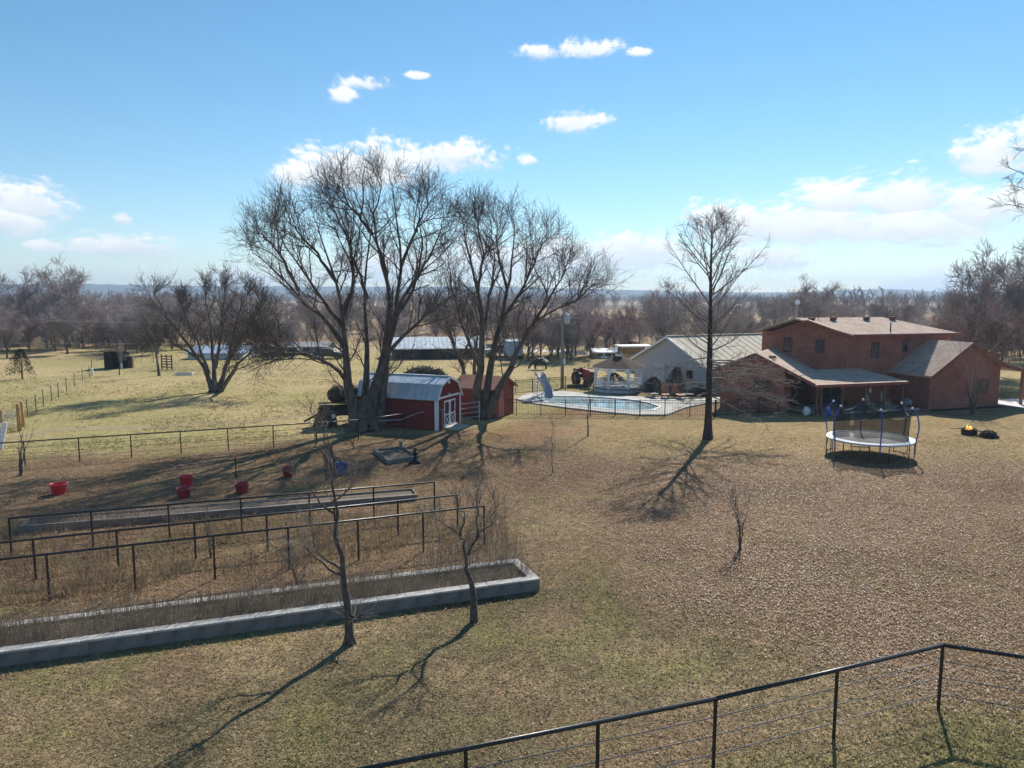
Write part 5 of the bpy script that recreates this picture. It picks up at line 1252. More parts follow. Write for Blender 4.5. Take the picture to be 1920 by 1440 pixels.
def t_posts():
    g = thing('wire_fence', 'old wire fence of thin steel posts crossing the pasture', 'fence', G(45, 778)); o = g.location
    pts = [G(u, v) - o for u, v in ((52, 782), (68, 772), (82, 762), (97, 752), (110, 745), (125, 735), (140, 725), (155, 716), (168, 709))]
    pm = M().box((0, 0, .65), (.05, .04, 1.4)).mesh('post', rust)
    for p in pts: put('post', pm, g, p)
    for z in (.35, .7, 1.05, 1.25):
        m = M()
        for a, b in zip(pts[:-1], pts[1:]): m.tube([a + UP * z, b + UP * z], .005, 4)
        m.build('wire', wire, g)
    wp = mat('new_wood', (.56, .34, .13), (.44, .26, .10), 5, .8, .3, stretch=(1, 1, .2))
    def post(label, u, vb, vt, r=.13):
        p = G(u, vb); h = hz(u, vb, vt); t = thing('fence_post', label, 'post', p); M().lathe([(r, -.1), (r * .97, h * .5), (r * .95, h - .03), (r * .8, h)], 12).build('shaft', wp, t, True); M().lathe([(r * 1.04, h * .8), (r * 1.04, h * .82)], 12).build('wire_wrap', wire, t)
    post('new tan wooden post carrying the left field gate', 37, 808, 757); post('second new tan wooden post beyond the field gate post', 43, 800, 753); post('short new wooden post at the far end of the field gate', 4, 792, 770, .12)
    a, b = G(6, 800), G(35, 806); t = thing('field_gate', 'weathered pipe field gate hung between new wooden posts', 'gate', a)
    for i in range(5): M().tube([UP * (.25 + .22 * i), b - a + UP * (.3 + .22 * i)], .022, 6).build('bar', galv, t)
    for f in (.0, .33, .66, 1): M().tube([(b - a) * f + UP * .25, (b - a) * f + UP * 1.18], .022, 6).build('stile', galv, t)
    p = G(4, 842); t = thing('tilted_board', 'leaning white board propped by the pasture fence end', 'board', p); q = M().prism([(-.35, 0, 0), (.0, 0, 0), (.35, .1, 1.55), (.05, .1, 1.55)], (0, .08, 0)).build('panel', white, t)
    m = M(); [m.box((-.12 + i * .07, -.01, .2 + i * .26), (.34, .02, .02)) for i in range(5)]; m.build('batten', galv, t)
    p = G(173, 704); t = thing('marker_post', 'thin white-based marker post in the pasture near the black shed', 'post', p); M().lathe([(.14, 0), (.14, .75), (.1, .8)], 10).build('sleeve', white, t); M().box((0, 0, 1.0), (.06, .05, 1.5)).build('stake', rust, t)
    p = G(346, 703); t = thing('white_trough', 'low white feed trough lying in the pasture', 'trough', p, .1); M().prism([(-.9, -.25, 0), (.9, -.25, 0), (1.0, -.35, .3), (-1.0, -.35, .3)], (0, .6, 0)).build('body', white, t); M().box((0, -.05, .31), (1.7, .45, .02)).build('feed', straw, t)
    a, b = G(303, 693), G(322, 694); t = thing('corral_gate', 'brown slatted corral gate behind the single bare tree', 'gate', a, math.atan2((b - a).y, (b - a).x)); L = (b - a).length
    for i in range(5): M().box((L / 2, 0, .35 + i * .32), (L, .05, .14)).build('slat', mat('corral_wood', (.27, .19, .15), None, 3, .9), t)
    for x in (0, L / 2, L): M().box((x, .06, .9), (.12, .1, 1.9)).build('post', porch_wood, t)
    p = G(443, 897); t = thing('steel_post', 'lone dark steel post standing by the red tubs', 'post', p); h = hz(443, 897, 858); M().box((0, 0, h / 2 - .05), (.05, .012, h + .1)).box((0, .02, h / 2 - .05), (.012, .04, h + .1)).build('shaft', black, t); M().box((0, -.01, .15), (.12, .006, .15)).build('anchor_plate', black, t)
t_posts()

# ------------------------------------------------------------------ trampoline
def trampoline():
    c = G(1629, 853); Rt = 2.28; hb = 1.0
    t = thing('trampoline', 'round trampoline with pale pad, dark safety net and blue curved poles', 'trampoline', c, R(8)); N = 48
    ring = lambda r, z: [Vector((math.cos(i * 2 * math.pi / N) * r, math.sin(i * 2 * math.pi / N) * r, z)) for i in range(N)]
    def annulus(r0, r1, z0, z1, th):
        A, B = ring(r1, z1), ring(r0, z0); vs = A + B + [p - UP * th for p in A] + [p - UP * th for p in B]; fs = []
        for i in range(N): j = (i + 1) % N; fs += [(i, j, N + j, N + i), (2 * N + j, 2 * N + i, 3 * N + i, 3 * N + j), (2 * N + i, 2 * N + j, j, i), (N + i, N + j, 3 * N + j, 3 * N + i)]
        return M().add(vs, fs)
    annulus(Rt - .34, Rt, hb + .03, hb, .06).build('pad', mat('pad_vinyl', (.56, .66, .74), (.45, .55, .64), 3, .4), t, False)
    A = ring(Rt - .36, hb + .0); A2 = ring(Rt * .5, hb - .04); m = M(); m.add(A + A2 + [Vector((0, 0, hb - .055))], [(i, (i + 1) % N, N + (i + 1) % N, N + i) for i in range(N)] + [(N + i, N + (i + 1) % N, 2 * N) for i in range(N)])
    m.build('jumping_mat', mat('mat_fabric', (.055, .06, .068), (.04, .045, .05), 8, .32, spec=.6), t, True)
    m = M(); q = ring(Rt - .04, hb - .07); m.tube(q + [q[0], q[1]], .03, 6, False); m.build('frame_ring', galv, t, True)
    for i in range(6):
        a = i * math.pi / 3 + .15
        for s in (-.22, .22):
            b = a + s; p0 = Vector((math.cos(b) * (Rt - .06), math.sin(b) * (Rt - .06), hb - .08)); p1 = p0.copy(); p1.z = .03
            M().tube([p0, p1], .025, 7).build('leg', mat('dark_leg', (.06, .05, .045), None, 5, .5), t)
        b0, b1 = a - .22, a + .22; M().tube([Vector((math.cos(b0) * (Rt - .06), math.sin(b0) * (Rt - .06), .03)), Vector((math.cos(b1) * (Rt - .06), math.sin(b1) * (Rt - .06), .03))], .025, 7).build('foot_bar', MATS['dark_leg'], t)
    blue = mat('blue_foam', (.075, .12, .46), (.06, .095, .36), 5, .6); tops = []
    for i in range(6):
        a = i * math.pi / 3 + .15; d = Vector((math.cos(a), math.sin(a), 0))
        P = catmull([d * (Rt + .03) + UP * .35, d * (Rt + .05) + UP * hb, d * (Rt + .16) + UP * (hb + .8), d * (Rt + .05) + UP * (hb + 1.45), d * (Rt - .22) + UP * (hb + 1.85)], 14)
        po = M().tube(P, .034, 8).build('pole', blue, t, True); M().ball(P[-1], .07, 8, 6).build('cap', white, po, True); tops.append(P[-1] - UP * .05)
    # safety net: sagging between the poles
    nm = bpy.data.materials.new('safety_net'); nm.use_nodes = True; x = NT(nm.node_tree); o = x.n('ShaderNodeOutputMaterial'); ms = x.n('ShaderNodeMixShader'); tr = x.n('ShaderNodeBsdfTransparent'); df = x.n('ShaderNodeBsdfDiffuse')
    df.inputs[0].default_value = (.06, .057, .054, 1); x.l(tr.outputs[0], ms.inputs[1]); x.l(df.outputs[0], ms.inputs[2]); tcn = x.n('ShaderNodeTexCoord'); x.l(x.math('ADD', .44, x.math('MULTIPLY', x.noise(tcn.outputs['Object'], 1.4, 4), .35)), ms.inputs[0]); x.l(ms.outputs[0], o.inputs[0])
    m = M(); vs = []; K = 96; J = 8
    for k in range(K):
        a = k * 2 * math.pi / K + .15; f = (k % 16) / 16; sag = math.sin(f * math.pi) ** .8
        zt = hb + 1.78 - .52 * sag - (.10 if 32 < k < 60 else 0); rt = (Rt - .24) * (1 - .05 * sag)
        for j in range(J + 1):
            h = j / J; r = (Rt - .36) * (1 - h) + rt * h - .05 * math.sin(h * math.pi) * sag + .012 * math.sin(k * 2.3 + j)
            vs.append((math.cos(a) * r, math.sin(a) * r, hb + .02 + (zt - hb - .02) * h))
    m.add(vs, [(k * (J + 1) + j, ((k + 1) % K) * (J + 1) + j, ((k + 1) % K) * (J + 1) + j + 1, k * (J + 1) + j + 1) for k in range(K) for j in range(J) if not (k in (20, 21) and j > 1)])
    m.build('safety_net', nm, t, True)
    m = M(); rim = [Vector(vs[k * (J + 1) + J]) for k in range(K)]; m.tube(rim + rim[:2], .012, 5, False); m.build('net_hem', black, t)
trampoline()

def fire_pit():
    p = G(1817, 814); t = thing('fire_pit', 'low rusty ring fire pit with a small fire burning', 'fire pit', p)
    M().lathe([(.46, 0), (.46, .33), (.5, .36), (.42, .36), (.42, .04)], 20, close=False).build('ring', mat('burnt_steel', (.03, .02, .017), (.06, .03, .02), 6, .8), t)
    M().lathe([(.43, .0), (.3, .12), (.0, .16)], 14).build('ash', mat('ash', (.06, .055, .05), None, 10, 1), t)
    for i in range(5):
        a = i * 1.25; M().tube([(math.cos(a) * .34, math.sin(a) * .34, .12), (-math.cos(a + .4) * .2, -math.sin(a + .4) * .2, .3 + .03 * i)], .05, 7).build('log', bark, t)
    fm = bpy.data.materials.new('flame'); fm.use_nodes = True; x = NT(fm.node_tree); o = x.n('ShaderNodeOutputMaterial'); e = x.n('ShaderNodeEmission'); e.inputs[0].default_value = (1, .42, .07, 1); e.inputs[1].default_value = 2.2; x.l(e.outputs[0], o.inputs[0])
    for i in range(6):
        a = i * 2.2; r = .06 + .03 * (i % 3); h = .25 + .12 * ((i * 7) % 4) / 3
        M().tube([(math.cos(a) * .17, math.sin(a) * .13, .2), (math.cos(a) * .16 + .02, math.sin(a) * .12, .2 + h * .4), (math.cos(a) * .14 - .02, math.sin(a) * .1, .2 + h * .75), (math.cos(a) * .13, math.sin(a) * .1, .22 + h)], [r, r * .9, r * .45, .005], 7).build('flame', fm, t, True)
fire_pit()

def twig_heap(name, label, cat, p, rx, ry, h, n, material, seed, r0=.014, extra=None, core=None):
    tb = TB(seed); r = tb.r
    for i in range(n):
        a = r.uniform(0, 6.28); f = math.sqrt(r.random()); q = Vector((math.cos(a) * rx * f, math.sin(a) * ry * f, h * (1 - f * f) * r.random())); d = Vector((r.gauss(0, 1), r.gauss(0, 1), r.gauss(0, .45))).normalized() * r.uniform(.25, .7) * min(rx, 1.2)
        z = max(q.z, .02); tb.add('twigs', [Vector((q.x, q.y, z)) - d * .5 + UP * abs(d.z) * .5, Vector((q.x, q.y, z + .04)), Vector((q.x, q.y, z)) + d * .5 + UP * abs(d.z) * .5], [r0 * .6, r0, r0 * .5], 4)
    t = thing(name, label, cat, p); kind(put('dry_branches', tb.mesh('twigs', material), t), 'stuff')
    if core: M().ball((0, 0, h * .18), (rx * .85, ry * .85, h * .62), 14, 8, .12).build('litter', core, t)
    return t
burnt = mat('burnt_wood', (.035, .028, .025), (.06, .048, .042), 6, .9)
t = twig_heap('brush_pile', 'charred round brush pile with a long stick beside the fire pit', 'brush pile', G(1853, 820), .55, .5, .5, 260, burnt, 71, .02, core=burnt)
M().tube([(-.2, .1, .3), (-.9, .7, .45), (-1.6, 1.4, .3)], [.03, .03, .02], 6).build('stick', bark, t)
twig_heap('brush_pile', 'brown tangled heap of cut brush in the pasture behind the silver-roofed shed', 'brush pile', G(795, 706), 2.6, 1.3, 1.25, 420, mat('old_brush', (.13, .095, .065), (.07, .052, .04), 2, .95), 72, .045, core=mat('brush_core', (.055, .042, .032), None, 4, 1))
twig_heap('brush_pile', 'low dark brush heap on the grass before the far white trailer', 'brush pile', G(965, 672), 5, 2, .9, 200, MATS['old_brush'], 73, .06)
t = thing('log', 'short cut log lying beside the red tractor', 'log', G(1080, 727), .3); M().tube([(-.9, 0, .17), (0, .03, .18), (.9, 0, .17)], [.17, .18, .16], 10).build('shaft', bark_pale, t, True); M().tube([(.3, 0, .3), (.5, .1, .6)], [.06, .04], 6).build('branch_stub', bark, t)

# ------------------------------------------------------------------ tubs in the garden
def tub(label, u, v, r, h, c, tilt=None, fill=None):
    p = G(u, v); t = thing('feed_tub', label, 'tub', p, random.uniform(0, 6), None); base = t
    q = M().lathe([(r * .78, 0), (r * .80, .015), (r * .98, h - .05), (r * 1.04, h - .04), (r * 1.06, h), (r * .98, h), (r * .95, h - .04), (r * .76, .03), (0.01, .03)], 20, close=False)
    b = q.build('body', c, t, True); M().lathe([(r * .76, .006), (.0, .006)], 20, close=False).build('base', c, t)
    M().lathe([(r * .92, h * .55), (r * .6, h * .6), (0.01, h * .62)], 14, close=False).build('soil', mat('tub_soil', (.10, .07, .05), None, 8, 1), t)
    for s in (-1, 1): M().tube([(s * r * 1.02, -.06, h - .04), (s * (r + .07), -.03, h - .07), (s * (r + .07), .03, h - .07), (s * r * 1.02, .06, h - .04)], .012, 5).build('handle', black, t)
    if tilt: t.rotation_euler = tilt; t.location.z += r * .5 * abs(tilt[0])
    return t
redp = mat('red_plastic', (.74, .045, .065), (.62, .04, .055), 3, .4); dred = mat('faded_red_plastic', (.36, .05, .07), (.28, .04, .055), 3, .5); bluep = mat('blue_plastic', (.035, .11, .42), (.028, .085, .34), 3, .4)
def label_patch(t, r, h):
    M().prism([(math.cos(a) * r * .93, math.sin(a) * r * .93, h * .25) for a in (-1.9, -1.7, -1.5)] + [(math.cos(a) * r * .99, math.sin(a) * r * .99, h * .6) for a in (-1.5, -1.7, -1.9)], (0, -.012, 0)).build('label_patch', white, t)
t = tub('bright red tub standing apart at the far end of the timber bed', 111, 926, .34, .48, redp)
tub('bright red tub behind another tub beside the trellis', 350, 912, .31, .5, redp)
tub('faded red tub in front of a brighter red one', 345, 932, .31, .42, dred)
tub('faded red tub beside the lone steel post', 454, 924, .31, .45, dred)
tub('dark red tub tipped by the shrub clump', 540, 893, .28, .4, dred, (R(18), R(8), 0))
tub('blue tub lying tipped on the shaded ground near the ornament bed', 639, 888, .32, .52, bluep, (R(-9), R(6), 0))

# ------------------------------------------------------------------ raised beds
capm = mat('sunlit_cap', (.50, .48, .45), (.33, .315, .295), 3, .9, .4, rnd=.08)  # cap course; sunlight on the wall top is put into its paler colour
def block_bed(name, label, corners, h, courses, bl=.40, bw=.20, closed=True, soil=None, cap=False):
    """bed walled with concrete blocks laid in running bond; corners are the outer corners, counter-clockwise"""
    o = corners[0].copy(); o.z = 0; t = thing(name, label, 'raised bed', o); capz = .05 if cap else 0; n = len(corners); cache = {}; capc = {}
    for i in range(n):
        a, b = corners[i] - o, corners[(i + 1) % n] - o; d = (b - a).normalized(); L = (b - a).length; nrm = Vector((-d.y, d.x, 0)); rz = math.atan2(d.y, d.x)
        s0 = 0 if i % 2 == 0 else bw; s1 = L if i % 2 == 0 else L - bw
        for c in range(courses):
            k = max(1, round((s1 - s0) / bl)); bh = (h - capz) / courses; st = (s1 - s0) / k; xs = [s0 + st * j for j in range(k + 1)]
            if c % 2: xs = [s0] + [s0 + st * (j + .5) for j in range(k)] + [s1]
            for x0, x1 in zip(xs[:-1], xs[1:]):
                w = x1 - x0
                if w < .04: continue
                key = round(w, 2)
                if key not in cache: cache[key] = M().box((0, 0, 0), (key - .003, bw - .006, bh - .002), ch=.004).mesh('block', block)
                q = a + d * ((x0 + x1) / 2) + nrm * (bw / 2 + random.uniform(-.006, .006)); put('block', cache[key], t, (q.x, q.y, bh * (c + .5) + .001), rz + random.uniform(-.006, .006))
        if cap:
            k = max(1, round((s1 - s0) / .8)); st = (s1 - s0) / k; key = round(st, 3)
            if key not in capc: capc[key] = M().box((0, 0, 0), (key - .006, bw + .03, capz), ch=.008).mesh('sunlit_cap', capm)
            for j in range(k): q = a + d * (s0 + st * (j + .5)) + nrm * (bw / 2 + random.uniform(-.005, .005)); put('sunlit_cap', capc[key], t, (q.x, q.y, h - capz / 2 + random.uniform(0, .004)), rz + random.uniform(-.004, .004))
    if soil:
        m = M(); vs = []
        for i in range(n):
            a, b, z = corners[i - 1] - o, corners[i] - o, corners[(i + 1) % n] - o; d1, d2 = (b - a).normalized(), (z - b).normalized(); n1, n2 = Vector((-d1.y, d1.x, 0)), Vector((-d2.y, d2.x, 0)); vs.append(b + (n1 + n2) * bw * .9 + UP * h * soil)
        m.add(vs, [tuple(range(n))]); m.build('soil', mat('bed_soil', (.22, .17, .12), (.13, .1, .072), 7, 1, .8), t)
    return t
A = G(1012, 1108); B = G(0, 1252); dB = (B - A).normalized(); B = A + dB * 17.0
bk = G(962, 1048, .39); bk.z = 0; nB = Vector((dB.y, -dB.x, 0)); 
if nB.y < 0: nB = -nB
wB = max(1.2, (bk - A).dot(nB))
BED = [B, A, A + nB * wB - dB * (-.05), B + nB * wB]
block_bed('block_bed', 'long raised bed of grey concrete blocks full of dry stalks', BED, .39, 1, .62, .27, soil=.78, cap=True)
def timber_bed():
    a, b = G(783, 938), G(35, 1000); d = (b - a).normalized(); L = (b - a).length; n = Vector((d.y, -d.x, 0)); n = n if n.y > 0 else -n; W = 1.15
    t = thing('timber_bed', 'long shallow bed edged with grey boards behind the trellises', 'raised bed', a, math.atan2(d.y, d.x)); sg = 1 if n.dot(Vector((-math.sin(t.rotation_euler.z), math.cos(t.rotation_euler.z), 0))) > 0 else -1
    k = 6; bm = M().box((0, 0, .12), (L / k - .01, .05, .24)).mesh('board', lumber)
    for y in (0, W * sg):
        for i in range(k): put('board', bm, t, (L / k * (i + .5), y, 0))
    cap_ = M().box((0, 0, .25), (L / k - .01, .14, .03)).mesh('cap_board', lumber)
    for i in range(k): put('cap_board', cap_, t, (L / k * (i + .5), .03 * sg, 0))
    for x in (.03, L - .03): M().box((x, W / 2 * sg, .12), (.05, W - .06, .238)).build('end_board', lumber, t)
    M().box((L / 2, W / 2 * sg, .08), (L - .12, W - .08, .16)).build('soil', mat('bed_soil', (.22, .17, .12), (.13, .1, .072), 7, 1, .8), t)
    return a, d, n, L, W
TB_A, TB_D, TB_N, TB_L, TB_W = timber_bed()
sb = [G(727, 871), G(786, 862), G(757, 843), G(700, 849)]
block_bed('block_bed', 'small square bed of low grey blocks with bare soil near the barn-shaped shed', sb, .22, 1, .4, .18, soil=.5)
t = thing('stub_post', 'short pale stub post at the back corner of the square block bed', 'post', G(752, 846)); M().box((0, 0, .26), (.16, .14, .54)).build('shaft', lumber, t); M().box((0, 0, .55), (.2, .18, .05)).build('cap', lumber, t)
t = thing('garden_ornament', 'small black cast ornament on a stepped base at the corner of the square bed', 'ornament', G(779, 868)); M().lathe([(.3, 0), (.28, .12), (.16, .2), (.10, .3), (.08, .45), (.16, .52), (.17, .58), (.08, .6), (.06, .7), (.13, .76), (.12, .8), (.02, .84)], 12).build('pedestal', black, t, True); M().box((0, 0, .05), (.62, .55, .12), ch=.03).build('base', MATS['burnt_steel'], t)

def dry_plants():
    r = random.Random(5); tb = TB(91); o = BED[1]; d = dB; n = nB; L = 17.0
    tb2 = TB(92)
    def stalk(p, h, r0, part='stalk', lean=.10):
        l = Vector((r.gauss(0, lean), r.gauss(0, lean), 1)).normalized(); q = p + l * h; tb.add(part, [p, p.lerp(q, .5) + Vector((r.gauss(0, .012), r.gauss(0, .012), 0)), q], [r0, r0 * .8, r0 * .35], 3)
        if r.random() < .35:
            s = p.lerp(q, r.uniform(.45, .8)); e = s + Vector((r.gauss(0, .1), r.gauss(0, .1), r.uniform(.05, .2))); tb.add(part + 'b', [s, e], [r0 * .6, r0 * .4], 3)
    for i in range(9500):
        x = r.random() * L; y = .32 + r.random() * (wB - .64); f = fbm(np.array([x * 3]), np.array([y * 3]), 2, 7)[0]
        if r.random() > .35 + f: continue
        stalk(o + d * x + n * y + UP * .28, r.uniform(.15, .62) * (1.15 if x > 4 else .7), r.uniform(.0035, .006))
    for i in range(260):   # tall canes behind the right end
        x = r.uniform(-.1, 3.4); stalk(o + d * x + n * (wB + r.uniform(-.3, .35)) + UP * (.3 if r.random() < .5 else 0), r.uniform(.7, 1.55), .006, lean=.07)
    t = thing('dry_stalks', 'dense dead brown stalks standing in the long block bed', 'dry plants', o); V1, F1_ = tb.arrays('stalk'); V2, F2_ = tb.arrays('stalkb'); V = np.r_[V1, V2] - np.array([o.x, o.y, 0]); F = np.r_[F1_, F2_ + len(V1)]
    kind(put('stalks', np_mesh('stalks', V, F, mat('stalk', (.46, .375, .28), (.27, .21, .155), 1.5, .9)), t), 'stuff')
    # rough dead weeds between the trellis rows
    V, C = [], []
    for i in range(15000):
        u_ = r.uniform(-60, 960); v_ = r.uniform(965, 1140) ; 
        lo, hi = 1180 - u_ * .142 - 12, 985 - u_ * .035
        if not (hi - 8 < v_ < lo - 30): continue
        p = G(u_, v_)
        if fbm(np.array([p.x]), np.array([p.y]), 1.3, 12)[0] < .42: continue
        for k in range(4):
            a = r.uniform(0, 6.28); h = r.uniform(.06, .26); w = r.uniform(.006, .012); q = p + Vector((r.gauss(0, .06), r.gauss(0, .06), 0)); e = q + Vector((math.cos(a) * h * .6, math.sin(a) * h * .6, h)); s = Vector((-math.sin(a) * w, math.cos(a) * w, 0)); V += [q - s, q + s, e]
            c = random.choice([(.44, .34, .20), (.33, .225, .13), (.33, .30, .13), (.25, .155, .09), (.52, .42, .27)]); C += [c] * 3
    t = thing('dead_weeds', 'rough dead weeds and tufts growing between the pipe trellises', 'weeds', (0, 0, 0)); kind(put('weed_tufts', np_mesh('weed_tufts', np.array([tuple(q) for q in V]), np.arange(len(V)).reshape(-1, 3), MATS['grass_blade'], np.array(C)), t), 'stuff')
    tw = TB(95)
    for i in range(3800):
        u_, v_ = r.uniform(-60, 950), r.uniform(960, 1150)
        if not (985 - u_ * .035 < v_ < 1165 - u_ * .135): continue
        p = G(u_, v_)
        if fbm(np.array([p.x]), np.array([p.y]), 1.6, 17)[0] < .46: continue
        h = r.uniform(.2, .75); q = p + Vector((r.gauss(0, .12) * h, r.gauss(0, .12) * h, h)); tw.add('w', [p, p.lerp(q, .5) + Vector((r.gauss(0, .03), r.gauss(0, .03), 0)), q], [.005, .0045, .003], 3)
        for k in range(3): a_ = p.lerp(q, r.uniform(.35, .9)); tw.add('v', [a_, a_ + Vector((r.gauss(0, .11), r.gauss(0, .11), r.uniform(.02, .16)))], [.004, .0025], 3)
    V1, F1_ = tw.arrays('w'); V2, F2_ = tw.arrays('v'); t = thing('dead_brambles', 'thin brown dead brambles standing among the pipe trellises', 'brambles', (0, 0, 0)); kind(put('bramble_stems', np_mesh('bramble_stems', np.r_[V1, V2], np.r_[F1_, F2_ + len(V1)], mat('bramble', (.34, .22, .15), (.19, .12, .085), .8, .9)), t), 'stuff')
    # dead tangle on the left half of the timber bed
    tbx = TB(93)
    for i in range(1500):
        x = TB_L * (.35 + .63 * r.random()); y = r.uniform(.15, TB_W - .1); p = TB_A + TB_D * x + TB_N * y + UP * .16; a = r.uniform(0, 6.28); q = p + Vector((math.cos(a) * .16, math.sin(a) * .16, r.uniform(.1, .38) * (1.2 if x > TB_L * .65 else .5)))
        tbx.add('s', [p, p.lerp(q, .5) + UP * .06, q], [.004, .004, .002], 3)
    t = thing('dry_stalks', 'grey dead tangle of vines lying in the shallow timber bed', 'dry plants', TB_A); V, F = tbx.arrays('s'); kind(put('stalks', np_mesh('stalks', V - np.array([TB_A.x, TB_A.y, 0]), F, mat('grey_stalk', (.42, .36, .30), (.25, .21, .175), 2, .9)), t), 'stuff')
dry_plants()

# ------------------------------------------------------------------ utility pole and wires
def utility_pole():
    p = G(1054, 728); h = hz(1054, 728, 588); t = thing('utility_pole', 'tall grey utility pole with a transformer standing behind the pool slide', 'utility pole', p)
    M().lathe([(.17, -.2), (.16, h * .3), (.13, h * .8), (.11, h)], 12).build('shaft', mat('grey_pole', (.30, .27, .24), (.2, .18, .16), 5, .9, .4, stretch=(1, 1, .15)), t, True)
    tr = M().lathe([(.02, 0), (.25, .03), (.27, .1), (.27, .78), (.2, .88), (.03, .92)], 16, (.42, 0, h - .95)).build('transformer', mat('transformer_grey', (.55, .60, .66), None, 4, .45), t, True)
    M().lathe([(.05, 0), (.08, .05), (.05, .1), (.08, .15), (.04, .22)], 10, (.34, 0, h - .05)).build('bushing', white, tr); M().box((.18, 0, h - .5), (.3, .08, .12)).build('bracket', galv, t)
    M().box((.2, -.05, h - 4.6), (.22, .14, .5)).build('meter_box', galv, t)
    M().tube([(0, 0, h), (0, 0, h + .25)], [.04, .03], 8).build('insulator', white, t)
    def span(label, z, q, sag):
        w = thing('power_line', label, 'power line', p + UP * z); e = Vector(q) - (p + UP * z); pts = [e * f - UP * sag * 4 * f * (1 - f) for f in np.linspace(0, 1, 17)]; M().tube(pts, .016, 5).build('wire', mat('bare_wire', (.62, .61, .6), None, 5, .4, metal=.3), w)
    span('upper bare power line running from the utility pole toward the big maple', h + .2, PD(-160, 586, 128), 1.4)
    span('lower service line sagging from the utility pole past the two maples', h - .5, PD(-60, 640, 118), 1.2)
    span('power line running from the utility pole toward the brick house roof', h - .3, F2.w(4 * S, 9 * S, 6.0 * S), .5)
    span('second service line from the utility pole to the metal barn', h - .9, (25, 76, 4.4), .5)
utility_pole()

# ------------------------------------------------------------------ animals and vehicles
def cow(label, p, rz, s=1.0):
    """grazing cow: one skinned body"""
    vs = [((.0, 0, .98), .47), ((.45, 0, .97), .46), ((-.45, 0, 1.0), .44), ((-.82, 0, 1.05), .34), ((.82, 0, .98), .36), ((1.08, 0, .8), .17), ((1.3, 0, .48), .14), ((1.42, 0, .25), .12), ((1.5, 0, .1), .085)]
    ed = [(0, 1), (0, 2), (2, 3), (1, 4), (4, 5), (5, 6), (6, 7), (7, 8)]; rad = [r for _, r in vs]; co = [v for v, _ in vs]
    for sx, hip in ((.62, 4), (-.68, 3)):
        for sy in (-1, 1):
            k = len(co); back = hip == 3
            co += [(sx, sy * .18, .78), (sx + (.08 if back else .0), sy * .19, .55), (sx + (-.08 if back else .02), sy * .19, .36), (sx - (.02 if back else 0), sy * .19, .1), (sx + .04, sy * .19, .03)]; rad += [.17, .10, .075, .055, .065]
            ed += [(hip, k), (k, k + 1), (k + 1, k + 2), (k + 2, k + 3), (k + 3, k + 4)]
    for sy in (-1, 1): k = len(co); co.append((1.28, sy * .22, .52)); rad.append(.04); ed.append((6, k))
    k = len(co); co += [(-1.0, 0, 1.0), (-1.04, 0, .6), (-1.02, 0, .38)]; rad += [.05, .025, .045]; ed += [(3, k), (k, k + 1), (k + 1, k + 2)]
    me = bpy.data.meshes.new('cow'); me.from_pydata(co, ed, []); me.update(); o = put('cow', me, None, p, rz); o.scale = (s, s, s)
    sk = o.modifiers.new('skin', 'SKIN'); sk.use_smooth_shade = True
    for i, r in enumerate(rad): me.skin_vertices[0].data[i].radius = (r, r); me.skin_vertices[0].data[i].use_root = i == 0
    sub = o.modifiers.new('sub', 'SUBSURF'); sub.levels = 2; sub.render_levels = 2
    if 'cow_hide' not in MATS:
        m = bpy.data.materials.new('cow_hide'); m.use_nodes = True; x = NT(m.node_tree); ou = x.n('ShaderNodeOutputMaterial'); b = x.n('ShaderNodeBsdfPrincipled'); x.l(b.outputs[0], ou.inputs[0]); b.inputs['Roughness'].default_value = .7
        tc = x.n('ShaderNodeTexCoord'); sx = x.n('ShaderNodeSeparateXYZ'); x.l(tc.outputs['Object'], sx.inputs[0]); f = x.smooth(x.math('ADD', x.math('MULTIPLY', sx.outputs[2], -1.0), x.math('MULTIPLY', x.noise(tc.outputs['Object'], 2.2, 3), 1.2)), -.42, -.36)
        band = x.math('MULTIPLY', x.math('SUBTRACT', 1.0, f), x.smooth(x.math('MULTIPLY', sx.outputs[0], -1.0), .15, .3)); x.l(x.mix(band, (.016, .014, .013), (.62, .58, .52)), b.inputs['Base Color']); MATS['cow_hide'] = m
    me.materials.append(MATS['cow_hide']); return tag(o, label, 'cow')
cow('black cow with a white back grazing in the pasture beyond the pool', G(1013, 693), R(192), 1.0)

